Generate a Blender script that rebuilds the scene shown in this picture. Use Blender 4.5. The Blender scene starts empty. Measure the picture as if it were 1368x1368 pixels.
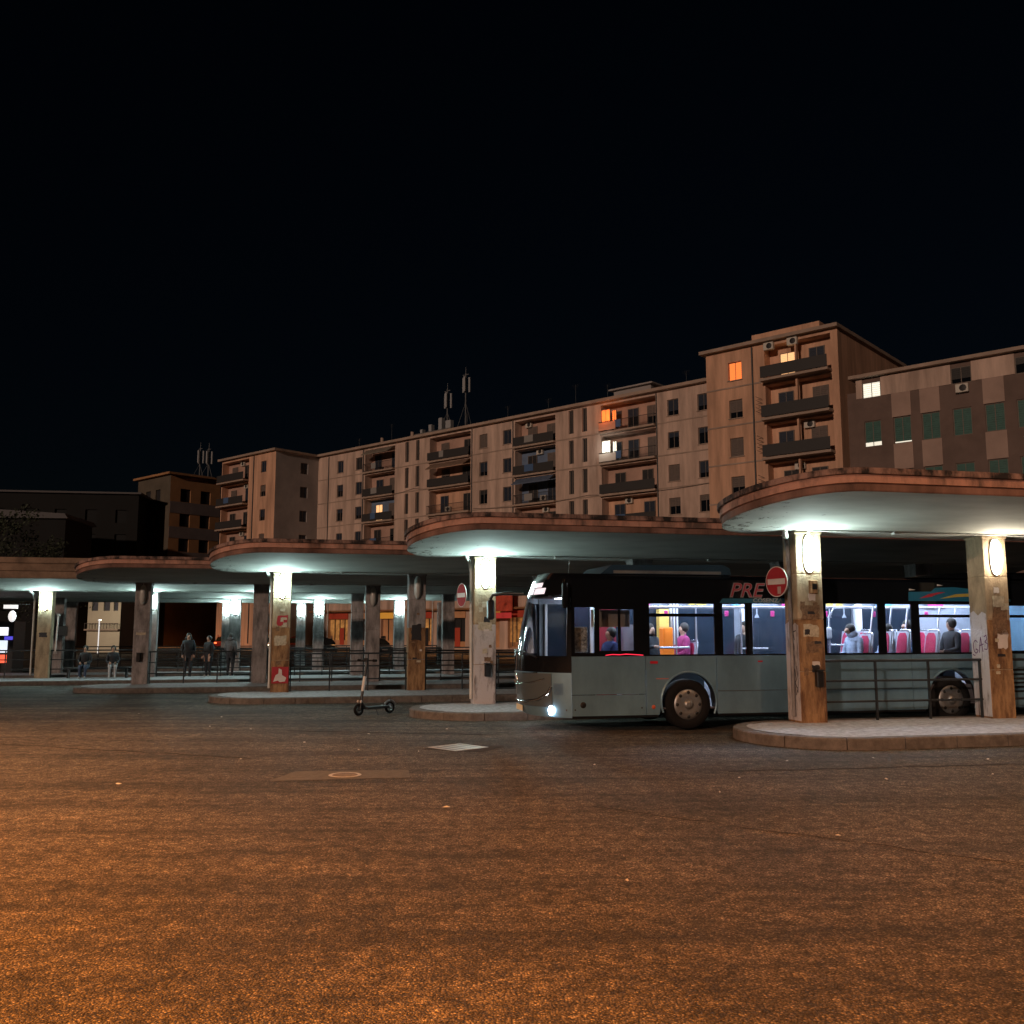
import bpy, bmesh, math, random
from mathutils import Vector, Matrix
R = math.radians
random.seed(11)
scene = bpy.context.scene
COL = scene.collection

# ------------------------------------------------------------------ camera, sky, sun, exposure
cam_d = bpy.data.cameras.new('camera'); cam = bpy.data.objects.new('camera', cam_d); COL.objects.link(cam)
cam.location = (0, 0, 1.95); cam.rotation_euler = (R(90 + 7.16), 0, 0)
cam_d.sensor_width = 36; cam_d.lens = 36 * 1250 / 1368; cam_d.clip_end = 2000
scene.camera = cam

SUN_DIR = Vector((-0.50, -0.84, 0.20)).normalized()       # towards the light: the floodlit town behind the camera
world = bpy.data.worlds.new('World'); scene.world = world; world.use_nodes = True
nt = world.node_tree; bg = nt.nodes['Background']
sky = nt.nodes.new('ShaderNodeTexSky'); sky.sky_type = 'NISHITA'; sky.sun_disc = False; sky.ozone_density = 4.0; sky.dust_density = 0.2
sky.sun_elevation = math.asin(SUN_DIR.z); sky.sun_rotation = math.atan2(SUN_DIR.x, SUN_DIR.y)
nt.links.new(sky.outputs[0], bg.inputs[0]); bg.inputs[1].default_value = 0.0006
sun_d = bpy.data.lights.new('sun', 'SUN'); sun_d.energy = 1.05; sun_d.angle = R(1.5); sun_d.color = (1.0, 0.68, 0.50)
sun = bpy.data.objects.new('sun', sun_d); COL.objects.link(sun)
sun.rotation_euler = (-SUN_DIR).to_track_quat('-Z', 'Y').to_euler()

scene.view_settings.view_transform = 'Standard'; scene.view_settings.look = 'None'
scene.view_settings.exposure = 0.0; scene.view_settings.gamma = 1.0; scene.view_settings.use_curve_mapping = False
scene.render.engine = 'CYCLES'
cy = scene.cycles
cy.use_denoising = True; cy.max_bounces = 6; cy.diffuse_bounces = 3; cy.glossy_bounces = 3; cy.transparent_max_bounces = 12
cy.transmission_bounces = 3; cy.caustics_reflective = False; cy.caustics_refractive = False
cy.sample_clamp_indirect = 2.0; cy.sample_clamp_direct = 0; cy.use_light_tree = True

# ------------------------------------------------------------------ materials
MATS = {}
def mat(name, col, rough=0.7, metal=0.0, var=0.0, scale=3.0, bump=0.0, bscale=40.0, spec=0.5, emit=0.0, ecol=None,
        coat=0.0, col2=None, detail=5.0, thr=None, streak=0.0):
    if name in MATS: return MATS[name]
    m = bpy.data.materials.new(name); m.use_nodes = True; MATS[name] = m
    N = m.node_tree.nodes; L = m.node_tree.links; b = N['Principled BSDF']
    b.inputs['Base Color'].default_value = (*col, 1); b.inputs['Roughness'].default_value = rough
    b.inputs['Metallic'].default_value = metal; b.inputs['Specular IOR Level'].default_value = spec
    if coat: b.inputs['Coat Weight'].default_value = coat; b.inputs['Coat Roughness'].default_value = 0.12
    if emit:
        b.inputs['Emission Color'].default_value = (*(ecol or col), 1); b.inputs['Emission Strength'].default_value = emit
    if var or bump:
        tc = N.new('ShaderNodeTexCoord')
    if var:
        nz = N.new('ShaderNodeTexNoise'); nz.inputs['Scale'].default_value = scale; nz.inputs['Detail'].default_value = detail
        nz.inputs['Roughness'].default_value = 0.65
        if streak:
            mp = N.new('ShaderNodeMapping'); mp.inputs['Scale'].default_value = (1, 1, streak); L.new(tc.outputs['Object'], mp.inputs[0]); L.new(mp.outputs[0], nz.inputs['Vector'])
        else: L.new(tc.outputs['Object'], nz.inputs['Vector'])
        rp = N.new('ShaderNodeValToRGB'); L.new(nz.outputs['Fac'], rp.inputs['Fac'])
        lo = col2 or tuple(c * (1 - var) for c in col); hi = col if col2 else tuple(min(1, c * (1 + var * .6)) for c in col)
        t0, t1 = thr or (0.32, 0.68)
        rp.color_ramp.elements[0].position = t0; rp.color_ramp.elements[1].position = t1
        rp.color_ramp.elements[0].color = (*lo, 1); rp.color_ramp.elements[1].color = (*hi, 1)
        L.new(rp.outputs['Color'], b.inputs['Base Color'])
    if bump:
        n2 = N.new('ShaderNodeTexNoise'); n2.inputs['Scale'].default_value = bscale; n2.inputs['Detail'].default_value = 3
        L.new(tc.outputs['Object'], n2.inputs['Vector'])
        bp = N.new('ShaderNodeBump'); bp.inputs['Strength'].default_value = bump; bp.inputs['Distance'].default_value = 0.02
        L.new(n2.outputs['Fac'], bp.inputs['Height']); L.new(bp.outputs['Normal'], b.inputs['Normal'])
    return m

def glass(name, tint=(.75, .8, .85), gloss=0.10):
    m = bpy.data.materials.new(name); m.use_nodes = True; MATS[name] = m
    N = m.node_tree.nodes; L = m.node_tree.links; N.remove(N['Principled BSDF'])
    t = N.new('ShaderNodeBsdfTransparent'); t.inputs[0].default_value = (*tint, 1)
    g = N.new('ShaderNodeBsdfGlossy'); g.inputs['Roughness'].default_value = 0.03; g.inputs[0].default_value = (.9, .9, .9, 1)
    fr = N.new('ShaderNodeFresnel'); fr.inputs[0].default_value = 1.4
    mx = N.new('ShaderNodeMixShader'); L.new(fr.outputs[0], mx.inputs[0]); L.new(t.outputs[0], mx.inputs[1]); L.new(g.outputs[0], mx.inputs[2])
    L.new(mx.outputs[0], N['Material Output'].inputs[0]); return m

def soffit_mat():
    """whitewashed concrete soffit, dingy in broad clouds, paint peeling off round the rounded tip"""
    m = mat('soffit_paint', (.66, .68, .62), rough=.85)
    N = m.node_tree.nodes; L = m.node_tree.links; b = N['Principled BSDF']
    tc = N.new('ShaderNodeTexCoord'); mp = N.new('ShaderNodeMapping'); mp.inputs['Scale'].default_value = (.5, 1.6, 1)
    L.new(tc.outputs['Object'], mp.inputs[0])
    n1 = N.new('ShaderNodeTexNoise'); n1.inputs['Scale'].default_value = 1.3; n1.inputs['Detail'].default_value = 6; L.new(mp.outputs[0], n1.inputs['Vector'])
    r1 = N.new('ShaderNodeValToRGB'); L.new(n1.outputs['Fac'], r1.inputs['Fac'])
    r1.color_ramp.elements[0].position = .3; r1.color_ramp.elements[0].color = (.34, .355, .33, 1)
    r1.color_ramp.elements[1].position = .65; r1.color_ramp.elements[1].color = (.48, .50, .46, 1)
    n2 = N.new('ShaderNodeTexNoise'); n2.inputs['Scale'].default_value = 4.5; n2.inputs['Detail'].default_value = 8; n2.inputs['Roughness'].default_value = .7; L.new(tc.outputs['Object'], n2.inputs['Vector'])
    sx = N.new('ShaderNodeSeparateXYZ'); L.new(tc.outputs['Object'], sx.inputs[0])
    # peeling likelier near the tip (x from -1.7 to 1) and towards the back edge
    mr = N.new('ShaderNodeMapRange'); mr.inputs[1].default_value = -1.7; mr.inputs[2].default_value = 1.6; mr.inputs[3].default_value = .515; mr.inputs[4].default_value = .70; L.new(sx.outputs[0], mr.inputs[0])
    mr2 = N.new('ShaderNodeMapRange'); mr2.inputs[1].default_value = -1.0; mr2.inputs[2].default_value = .8; mr2.inputs[3].default_value = .07; mr2.inputs[4].default_value = 0; L.new(sx.outputs[1], mr2.inputs[0])
    ad = N.new('ShaderNodeMath'); ad.operation = 'ADD'; L.new(mr.outputs[0], ad.inputs[0]); L.new(mr2.outputs[0], ad.inputs[1])
    gt = N.new('ShaderNodeMath'); gt.operation = 'GREATER_THAN'; L.new(n2.outputs['Fac'], gt.inputs[0]); L.new(ad.outputs[0], gt.inputs[1])
    mx = N.new('ShaderNodeMix'); mx.data_type = 'RGBA'; L.new(gt.outputs[0], mx.inputs[0]); L.new(r1.outputs[0], mx.inputs[6]); mx.inputs[7].default_value = (.12, .11, .09, 1)
    L.new(mx.outputs[2], b.inputs['Base Color'])
    bp = N.new('ShaderNodeBump'); bp.inputs['Strength'].default_value = .6; bp.inputs['Distance'].default_value = .02; bp.invert = True
    L.new(gt.outputs[0], bp.inputs['Height']); L.new(bp.outputs[0], b.inputs['Normal'])
    return m

def asphalt_mat():
    """worn tarmac: pale aggregate in dark binder, tyre-polished streaks, patches and hair cracks"""
    m = mat('asphalt', (.06, .058, .055), rough=.8, spec=.4)
    N = m.node_tree.nodes; L = m.node_tree.links; b = N['Principled BSDF']
    tc = N.new('ShaderNodeTexCoord'); OB = tc.outputs['Object']
    def noise(sc, det, rough=.6, vec=None):
        n = N.new('ShaderNodeTexNoise'); n.inputs['Scale'].default_value = sc; n.inputs['Detail'].default_value = det; n.inputs['Roughness'].default_value = rough
        L.new(vec or OB, n.inputs['Vector']); return n.outputs['Fac']
    def ramp(fac, *stops):
        r = N.new('ShaderNodeValToRGB'); L.new(fac, r.inputs['Fac']); e = r.color_ramp.elements
        e[0].position, c = stops[0]; e[0].color = (c, c * .97, c * .93, 1); e[1].position, c = stops[-1]; e[1].color = (c, c * .97, c * .93, 1)
        for p, c in stops[1:-1]: x = e.new(p); x.color = (c, c * .97, c * .93, 1)
        return r.outputs[0]
    def mul(a, c):
        x = N.new('ShaderNodeMix'); x.data_type = 'RGBA'; x.blend_type = 'MULTIPLY'; x.inputs[0].default_value = 1; L.new(a, x.inputs[6]); L.new(c, x.inputs[7]); return x.outputs[2]
    def vor(sc, feat='F1', vec=None):
        v = N.new('ShaderNodeTexVoronoi'); v.feature = feat; v.inputs['Scale'].default_value = sc; L.new(vec or OB, v.inputs['Vector']); return v
    v1 = vor(72); sp = N.new('ShaderNodeSeparateColor'); L.new(v1.outputs['Color'], sp.inputs[0])
    stone = ramp(sp.outputs[0], (0, .055), (.5, .12), (.82, .19), (.94, .29), (1, .44))
    gap = ramp(v1.outputs['Distance'], (.25, 1.0), (.62, .45), (.8, .25))
    mid = ramp(noise(6, 6, .75), (.36, .42), (.5, 1.0), (.64, 1.75))
    big = ramp(noise(.35, 6, .62), (.34, .55), (.5, 1.0), (.66, 1.35))
    mp = N.new('ShaderNodeMapping'); mp.inputs['Rotation'].default_value = (0, 0, R(22)); mp.inputs['Scale'].default_value = (.10, 1.3, 1); L.new(OB, mp.inputs[0])
    streak = ramp(noise(1.2, 6, .6, mp.outputs[0]), (.36, .55), (.52, 1.0), (.68, 1.2))
    # warped hair cracks
    wn = N.new('ShaderNodeTexNoise'); wn.inputs['Scale'].default_value = 1.6; wn.inputs['Detail'].default_value = 5; L.new(OB, wn.inputs['Vector'])
    wv = N.new('ShaderNodeVectorMath'); wv.operation = 'MULTIPLY_ADD'; L.new(wn.outputs['Color'], wv.inputs[0]); wv.inputs[1].default_value = (1.3, 1.3, 0); L.new(OB, wv.inputs[2])
    ed = vor(.42, 'DISTANCE_TO_EDGE', wv.outputs[0]); crack = ramp(ed.outputs['Distance'], (0, .62), (.005, .75), (.010, 1.0))
    L.new(mul(mul(mul(mul(mul(stone, gap), mid), big), streak), crack), b.inputs['Base Color'])
    hg = N.new('ShaderNodeMath'); hg.operation = 'MULTIPLY_ADD'; L.new(v1.outputs['Distance'], hg.inputs[0]); hg.inputs[1].default_value = -.8; L.new(noise(11, 4, .7), hg.inputs[2])
    bp = N.new('ShaderNodeBump'); bp.inputs['Strength'].default_value = .9; bp.inputs['Distance'].default_value = .03
    L.new(hg.outputs[0], bp.inputs['Height']); L.new(bp.outputs[0], b.inputs['Normal'])
    return m

M_asphalt = asphalt_mat(); M_soffit = soffit_mat()
M_paving = mat('platform_paving', (.42, .42, .45), .8, var=.45, scale=9, bump=.5, bscale=22)
M_kerb = mat('kerb_stone', (.14, .125, .115), .85, var=.4, scale=6, bump=.4, bscale=50)
M_fascia = mat('fascia_pink_plaster', (.56, .30, .225), .85, var=.75, scale=2.2, streak=.35, col2=(.13, .085, .07), thr=(.36, .58), bump=.3, bscale=30)
M_fascia2 = mat('fascia_red_plaster', (.24, .13, .10), .85, var=.6, scale=1.6, streak=.3, bump=.3, bscale=30)
M_coping = mat('coping_stained', (.36, .22, .18), .9, col2=(.025, .02, .02), var=.5, scale=2.2, thr=(.45, .60), streak=.5, bump=.3)
M_roof = mat('roof_bitumen', (.05, .05, .05), .9)
M_col = mat('column_plaster', (.38, .29, .19), .85, var=.5, scale=5, bump=.6, bscale=22, streak=.3)
M_colrust = mat('column_stained', (.36, .21, .10), .85, col2=(.11, .05, .022), var=.5, scale=7, bump=.7, bscale=22, streak=.25, thr=(.36,.62))
M_white = mat('old_white_paint', (.52, .49, .50), .8, col2=(.20, .17, .16), var=.4, scale=7, bump=.5, bscale=22, thr=(.34, .48), streak=.22)
M_grey = mat('column_grey_plaster', (.28, .26, .26), .85, var=.6, scale=5, bump=.5, streak=.3)
M_paper = mat('poster_paper', (.50, .44, .33), .9, var=.35, scale=14)
M_paperdark = mat('poster_glue', (.20, .12, .07), .9, var=.5, scale=16)
M_steel = mat('dark_steel', (.045, .05, .055), .45, metal=.6)
M_galv = mat('galvanised', (.35, .36, .37), .4, metal=.8, var=.2)
M_black = mat('black_plastic', (.012, .012, .013), .4)
M_rubber = mat('rubber', (.008, .008, .009), .85, spec=.2)
M_pipe = mat('white_pipe', (.55, .55, .52), .6, var=.2)
M_red = mat('sign_red', (.36, .02, .03), .75, var=.15)
M_signwhite = mat('sign_white', (.65, .60, .58), .5, var=.15)
M_lampoff = mat('lamp_unlit', (.42, .42, .40), .35)
M_lampw = mat('lamp_glow_cool', (.9, .95, .9), .4, emit=140, ecol=(.80, 1.0, .94))
M_lamps = mat('lamp_glow_warm', (.95, .9, .85), .4, emit=95, ecol=(1.0, .86, .66))
M_lampb = mat('lamp_glow_cyan', (.85, .95, .95), .4, emit=180, ecol=(.70, 1.0, .97))
M_purple = mat('graffiti_purple', (.10, .02, .09), .6)
M_ink = mat('graffiti_black', (.02, .02, .025), .6)

# ------------------------------------------------------------------ mesh helpers
class MB:
    def __init__(s): s.v = []; s.f = []; s.m = []; s.sm = []
    def add(s, vs, fs, mi=0, smooth=False):
        o = len(s.v); s.v += [tuple(p) for p in vs]
        for f in fs: s.f.append([i + o for i in f]); s.m.append(mi); s.sm.append(smooth)
    def quad(s, a, b, c, d, mi=0): s.add([a, b, c, d], [(0, 1, 2, 3)], mi)
    def box(s, x0, x1, y0, y1, z0, z1, mi=0, bev=0.0):
        if bev <= 0:
            s.add([(x0, y0, z0), (x1, y0, z0), (x1, y1, z0), (x0, y1, z0), (x0, y0, z1), (x1, y0, z1), (x1, y1, z1), (x0, y1, z1)],
                  [(0, 3, 2, 1), (4, 5, 6, 7), (0, 1, 5, 4), (1, 2, 6, 5), (2, 3, 7, 6), (3, 0, 4, 7)], mi); return
        bm = bmesh.new(); bmesh.ops.create_cube(bm, size=1)
        for v in bm.verts: v.co = Vector(((x0 + x1) / 2 + v.co.x * (x1 - x0), (y0 + y1) / 2 + v.co.y * (y1 - y0), (z0 + z1) / 2 + v.co.z * (z1 - z0)))
        bmesh.ops.bevel(bm, geom=bm.edges[:], offset=bev, segments=1, affect='EDGES')
        bm.verts.index_update(); s.add([v.co for v in bm.verts], [[v.index for v in f.verts] for f in bm.faces], mi); bm.free()
    def prism(s, pts, d, mi=0):
        """pts: 3D polygon, d: extrusion vector"""
        n = len(pts); d = Vector(d); P = [Vector(p) for p in pts]
        s.add(P + [p + d for p in P], [tuple(range(n - 1, -1, -1)), tuple(range(n, 2 * n))] + [(i, (i + 1) % n, n + (i + 1) % n, n + i) for i in range(n)], mi)
    def tube(s, pts, r, n=8, mi=0, cap=True, smooth=True):
        P = [Vector(p) for p in pts]; rings = []; rr = r if isinstance(r, (list, tuple)) else [r] * len(P)
        for i, p in enumerate(P):
            t = (P[min(i + 1, len(P) - 1)] - P[max(i - 1, 0)]).normalized()
            a = t.orthogonal().normalized() if i == 0 else (a - t * a.dot(t)).normalized()
            b = t.cross(a); rings.append([p + (a * math.cos(2 * math.pi * k / n) + b * math.sin(2 * math.pi * k / n)) * rr[i] for k in range(n)])
        vs = [q for g in rings for q in g]
        fs = [(i * n + k, i * n + (k + 1) % n, (i + 1) * n + (k + 1) % n, (i + 1) * n + k) for i in range(len(P) - 1) for k in range(n)]
        s.add(vs, fs, mi, smooth)
        if cap: s.add(rings[0], [tuple(range(n - 1, -1, -1))], mi); s.add(rings[-1], [tuple(range(n))], mi)
    def lathe(s, prof, c, axis='y', n=24, mi=0, smooth=True):
        """prof: list of (radius, along)"""
        vs = []
        for (r, h) in prof:
            for k in range(n):
                a = 2 * math.pi * k / n; u, w = r * math.cos(a), r * math.sin(a)
                vs.append({'y': (c[0] + u, c[1] + h, c[2] + w), 'z': (c[0] + u, c[1] + w, c[2] + h), 'x': (c[0] + h, c[1] + u, c[2] + w)}[axis])
        fs = [(i * n + k, i * n + (k + 1) % n, (i + 1) * n + (k + 1) % n, (i + 1) * n + k) for i in range(len(prof) - 1) for k in range(n)]
        s.add(vs, fs, mi, smooth)
    def ell(s, c, r, mi=0, nu=14, nv=8, v0=-90, v1=90, smooth=True):
        vs = []; 
        for j in range(nv + 1):
            la = R(v0 + (v1 - v0) * j / nv)
            for i in range(nu):
                a = 2 * math.pi * i / nu; vs.append((c[0] + r[0] * math.cos(la) * math.cos(a), c[1] + r[1] * math.cos(la) * math.sin(a), c[2] + r[2] * math.sin(la)))
        s.add(vs, [(j * nu + i, j * nu + (i + 1) % nu, (j + 1) * nu + (i + 1) % nu, (j + 1) * nu + i) for j in range(nv) for i in range(nu)], mi, smooth)
    def mesh(s, name, mats):
        me = bpy.data.meshes.new(name); me.from_pydata(s.v, [], s.f)
        for m in (mats if isinstance(mats, (list, tuple)) else [mats]): me.materials.append(m)
        me.polygons.foreach_set('material_index', s.m); me.polygons.foreach_set('use_smooth', s.sm)
        me.update(); return me
    def build(s, name, mats, parent=None, loc=None, rot=None, fix=True):
        me = s.mesh(name, mats)
        if fix:
            bm = bmesh.new(); bm.from_mesh(me); bmesh.ops.recalc_face_normals(bm, faces=bm.faces); bm.to_mesh(me); bm.free()
        return link(name, me, parent, loc, rot)

def link(name, data, parent=None, loc=None, rot=None):
    o = bpy.data.objects.new(name, data); COL.objects.link(o)
    if parent: o.parent = parent
    if loc: o.location = loc
    if rot: o.rotation_euler = rot
    return o
def tag(o, label=None, cat=None, group=None, kind=None):
    if label: o['label'] = label
    if cat: o['category'] = cat
    if group: o['group'] = group
    if kind: o['kind'] = kind
    return o
def thing(name, label, cat, loc=(0, 0, 0), rz=0, group=None):
    return tag(link(name, None, None, loc, (0, 0, rz)), label, cat, group)
def copy_tree(o, parent=None):
    c = o.copy(); COL.objects.link(c); c.parent = parent
    for ch in o.children: copy_tree(ch, c)
    return c
def text(name, body, size, m, parent, loc, rot=(R(90), 0, 0), ext=.003, shear=0, sx=1, off=0):
    cu = bpy.data.curves.new(name, 'FONT'); cu.body = body; cu.size = size; cu.extrude = ext; cu.shear = shear; cu.offset = off; cu.resolution_u = 3
    t = bpy.data.objects.new(name, cu); COL.objects.link(t); bpy.context.view_layer.update()
    me = bpy.data.meshes.new_from_object(t.evaluated_get(bpy.context.evaluated_depsgraph_get())); bpy.data.objects.remove(t)
    me.materials.clear(); me.materials.append(m); o = link(name, me, parent, loc, rot); o.scale = (sx, 1, 1); return o
def ribbon(name, strokes, w, m, parent, fn):
    """hand-drawn strokes: lists of (a, z) mapped by fn(a, z, lift) on a wall face"""
    b = MB()
    for st in strokes:
        for (a, c), (d, e) in zip(st[:-1], st[1:]):
            L_ = math.hypot(d - a, e - c) or 1; nx, nz = -(e - c) / L_ * w / 2, (d - a) / L_ * w / 2
            b.quad(fn(a + nx, c + nz), fn(d + nx, e + nz), fn(d - nx, e - nz), fn(a - nx, c - nz))
    return b.build(name, m, parent, fix=False)

def wall(b, a0, a1, z0, z1, holes, fn, mi=0, rmi=None):
    """planar wall in (a, z) with rectangular openings (a0,a1,z0,z1,depth); fn(a, z, depth) -> xyz"""
    A = sorted({a0, a1, *[h[0] for h in holes], *[h[1] for h in holes]}); Z = sorted({z0, z1, *[h[2] for h in holes], *[h[3] for h in holes]})
    A = [a for a in A if a0 <= a <= a1]; Z = [z for z in Z if z0 <= z <= z1]
    for i in range(len(A) - 1):
        run = None
        for j in range(len(Z) - 1):
            ca, cz = (A[i] + A[i + 1]) / 2, (Z[j] + Z[j + 1]) / 2
            hit = any(h[0] < ca < h[1] and h[2] < cz < h[3] for h in holes)
            if not hit: b.quad(fn(A[i], Z[j], 0), fn(A[i + 1], Z[j], 0), fn(A[i + 1], Z[j + 1], 0), fn(A[i], Z[j + 1], 0), mi)
    for h in holes:
        p = [(h[0], h[2]), (h[1], h[2]), (h[1], h[3]), (h[0], h[3])]
        for k in range(4):
            q, r_ = p[k], p[(k + 1) % 4]
            b.quad(fn(*q, 0), fn(*q, h[4]), fn(*r_, h[4]), fn(*r_, 0), mi if rmi is None else rmi)

# ------------------------------------------------------------------ ground
def gz(y): return 0.0 if y < 17.2 else (-0.0125 * (y - 17.2) if y < 45.2 else -0.35)
g = MB(); ys = [-80, 17.2, 45.2, 900]
for a, b_ in zip(ys[:-1], ys[1:]): g.quad((-700, a, gz(a)), (700, a, gz(a)), (700, b_, gz(b_)), (-700, b_, gz(b_)))
ground = tag(g.build('ground', M_asphalt, fix=False), 'worn dark asphalt of the bus yard', None, None, 'structure')
M_tar = mat('tar_seam', (.05, .045, .042), .95, var=.3, scale=8, spec=.1)
M_patch = mat('asphalt_patch', (.085, .08, .075), .85, var=.35, scale=10, bump=.5, bscale=40)
def seam(pts, w):
    b = MB(); z = .004; prev = None
    for i, (x, y) in enumerate(pts):
        k = w * random.uniform(.5, 1.2); l = (x + random.uniform(-.02, .02), y - k / 2, z + gz(y)); r = (x, y + k / 2, z + gz(y))
        if prev: b.quad(prev[0], l, r, prev[1])
        prev = (l, r)
    b.build('tar_seam', M_tar, ground, fix=False)
def lerp(p, q, n, j=.05): return [(p[0] + (q[0] - p[0]) * i / n + random.uniform(-j, j), p[1] + (q[1] - p[1]) * i / n + random.uniform(-j, j)) for i in range(n + 1)]
seam(lerp((.9, 10.7), (4.4, 8.0), 26, .035), .04)
seam(lerp((-10.6, 17.1), (-4.0, 14.6), 30, .05), .07)
seam(lerp((3.0, 13.3), (8.6, 14.2), 30, .05), .10)
seam(lerp((-4.4, 18.7), (-.2, 17.9), 20, .05), .09)
pb = MB(); pb.add([(-3.15, 12.45, .004), (-1.35, 12.75, .004), (-1.45, 13.45, .004), (-3.0, 13.3, .004)], [(0, 1, 2, 3)])
pb.build('asphalt_patch', M_patch, ground, fix=False)
pb = MB(); pb.add([(-1.5, 15.7, .004), (-.5, 15.3, .004), (-.1, 16.1, .004), (-1.0, 16.5, .004)], [(0, 1, 2, 3)])
pb.build('asphalt_patch', M_tar, ground, fix=False)

# ------------------------------------------------------------------ bus platforms and shelters
ALPHA = R(12.6); UX = Vector((math.cos(ALPHA), math.sin(ALPHA), 0)); UN = Vector((-UX.y, UX.x, 0))
PR = 1.6
def plat_origin(k):
    x, y = 5.62 - 6.45 * k, 17.19 + 5.45 * k
    return Vector((x, y, gz(y)))
CORD = ['end', 'second', 'third', 'fourth', 'fifth', 'sixth', 'seventh', 'eighth']
ORD = ['nearest', 'second', 'third', 'fourth', 'fifth', 'sixth', 'seventh']
def outline(r, L, x0=0.0, step=.25, back=True, square=False):
    """stadium path from the far end of the back edge round the tip to the far end of the front edge; (x, y, nx, ny)"""
    pts = []
    n = int((L - x0) / 2)
    for i in range(n): pts.append((L - (L - x0) * i / n, r, 0, 1))
    if square:
        pts += [(x0, r, 0, 1), (x0, r, -1, 0), (x0, -r, -1, 0), (x0, -r, 0, -1)]
    else:
        m = 28
        for i in range(m + 1):
            a = math.pi / 2 + math.pi * i / m; pts.append((x0 + r * math.cos(a), r * math.sin(a), math.cos(a), math.sin(a)))
    for i in range(1, n + 1): pts.append((x0 + (L - x0) * i / n, -r, 0, -1))
    return pts

def make_platform(k, L, x0=0.0, square=False, stones=False):
    o = plat_origin(k); b = MB()
    pts = outline(PR - .24, L, x0, square=square); n = len(pts)
    b.add([(p[0], p[1], .185 + .012 * (1 if abs(p[1]) < 1 else 0)) for p in pts], [tuple(range(n))])
    root = b.build('platform_pavement', M_paving, None, o, (0, 0, ALPHA), fix=False)
    tag(root, f'grey paved bus platform under the {ORD[k]} canopy from the right', None, None, 'structure')
    prof = [(-.26, .0), (-.26, .187), (-.02, .187), (0, .165), (0, -.04)]
    pts = outline(PR, L, x0, square=square)
    def sweep(seg, name):
        kb = MB(); vs = [(p[0] + p[2] * q[0], p[1] + p[3] * q[0], q[1]) for p in seg for q in prof]; m = len(prof)
        kb.add(vs, [(i * m + j, (i + 1) * m + j, (i + 1) * m + j + 1, i * m + j + 1) for i in range(len(seg) - 1) for j in range(m - 1)] +
               [tuple(range(m)), tuple((len(seg) - 1) * m + j for j in reversed(range(m)))])
        kb.build(name, M_kerb, root)
    if not stones: sweep(pts, 'kerb_stone'); return root
    # resample to stones of about 0.9 m with open joints
    d = [0]
    for p, q in zip(pts[:-1], pts[1:]): d.append(d[-1] + math.hypot(q[0] - p[0], q[1] - p[1]))
    def at(s):
        for i in range(len(d) - 1):
            if d[i + 1] >= s or i == len(d) - 2:
                t = (s - d[i]) / max(1e-6, d[i + 1] - d[i]); p, q = pts[i], pts[i + 1]
                nx, ny = p[2] + (q[2] - p[2]) * t, p[3] + (q[3] - p[3]) * t; l = math.hypot(nx, ny) or 1
                return (p[0] + (q[0] - p[0]) * t, p[1] + (q[1] - p[1]) * t, nx / l, ny / l)
    s = 0; tot = d[-1]
    while s < tot - .05:
        ln = min(random.uniform(.8, 1.05), tot - s)
        mid = at(s + ln / 2)
        if mid[0] > 13 and ln < tot - s: ln = min(3.0, tot - s)
        j = random.uniform(-.008, .008)
        seg = [at(s + .008 + (ln - .016) * i / 5) for i in range(6)]
        seg = [(p[0] + p[2] * j, p[1] + p[3] * j, p[2], p[3]) for p in seg]
        sweep(seg, 'kerb_stone'); s += ln
    return root

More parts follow.
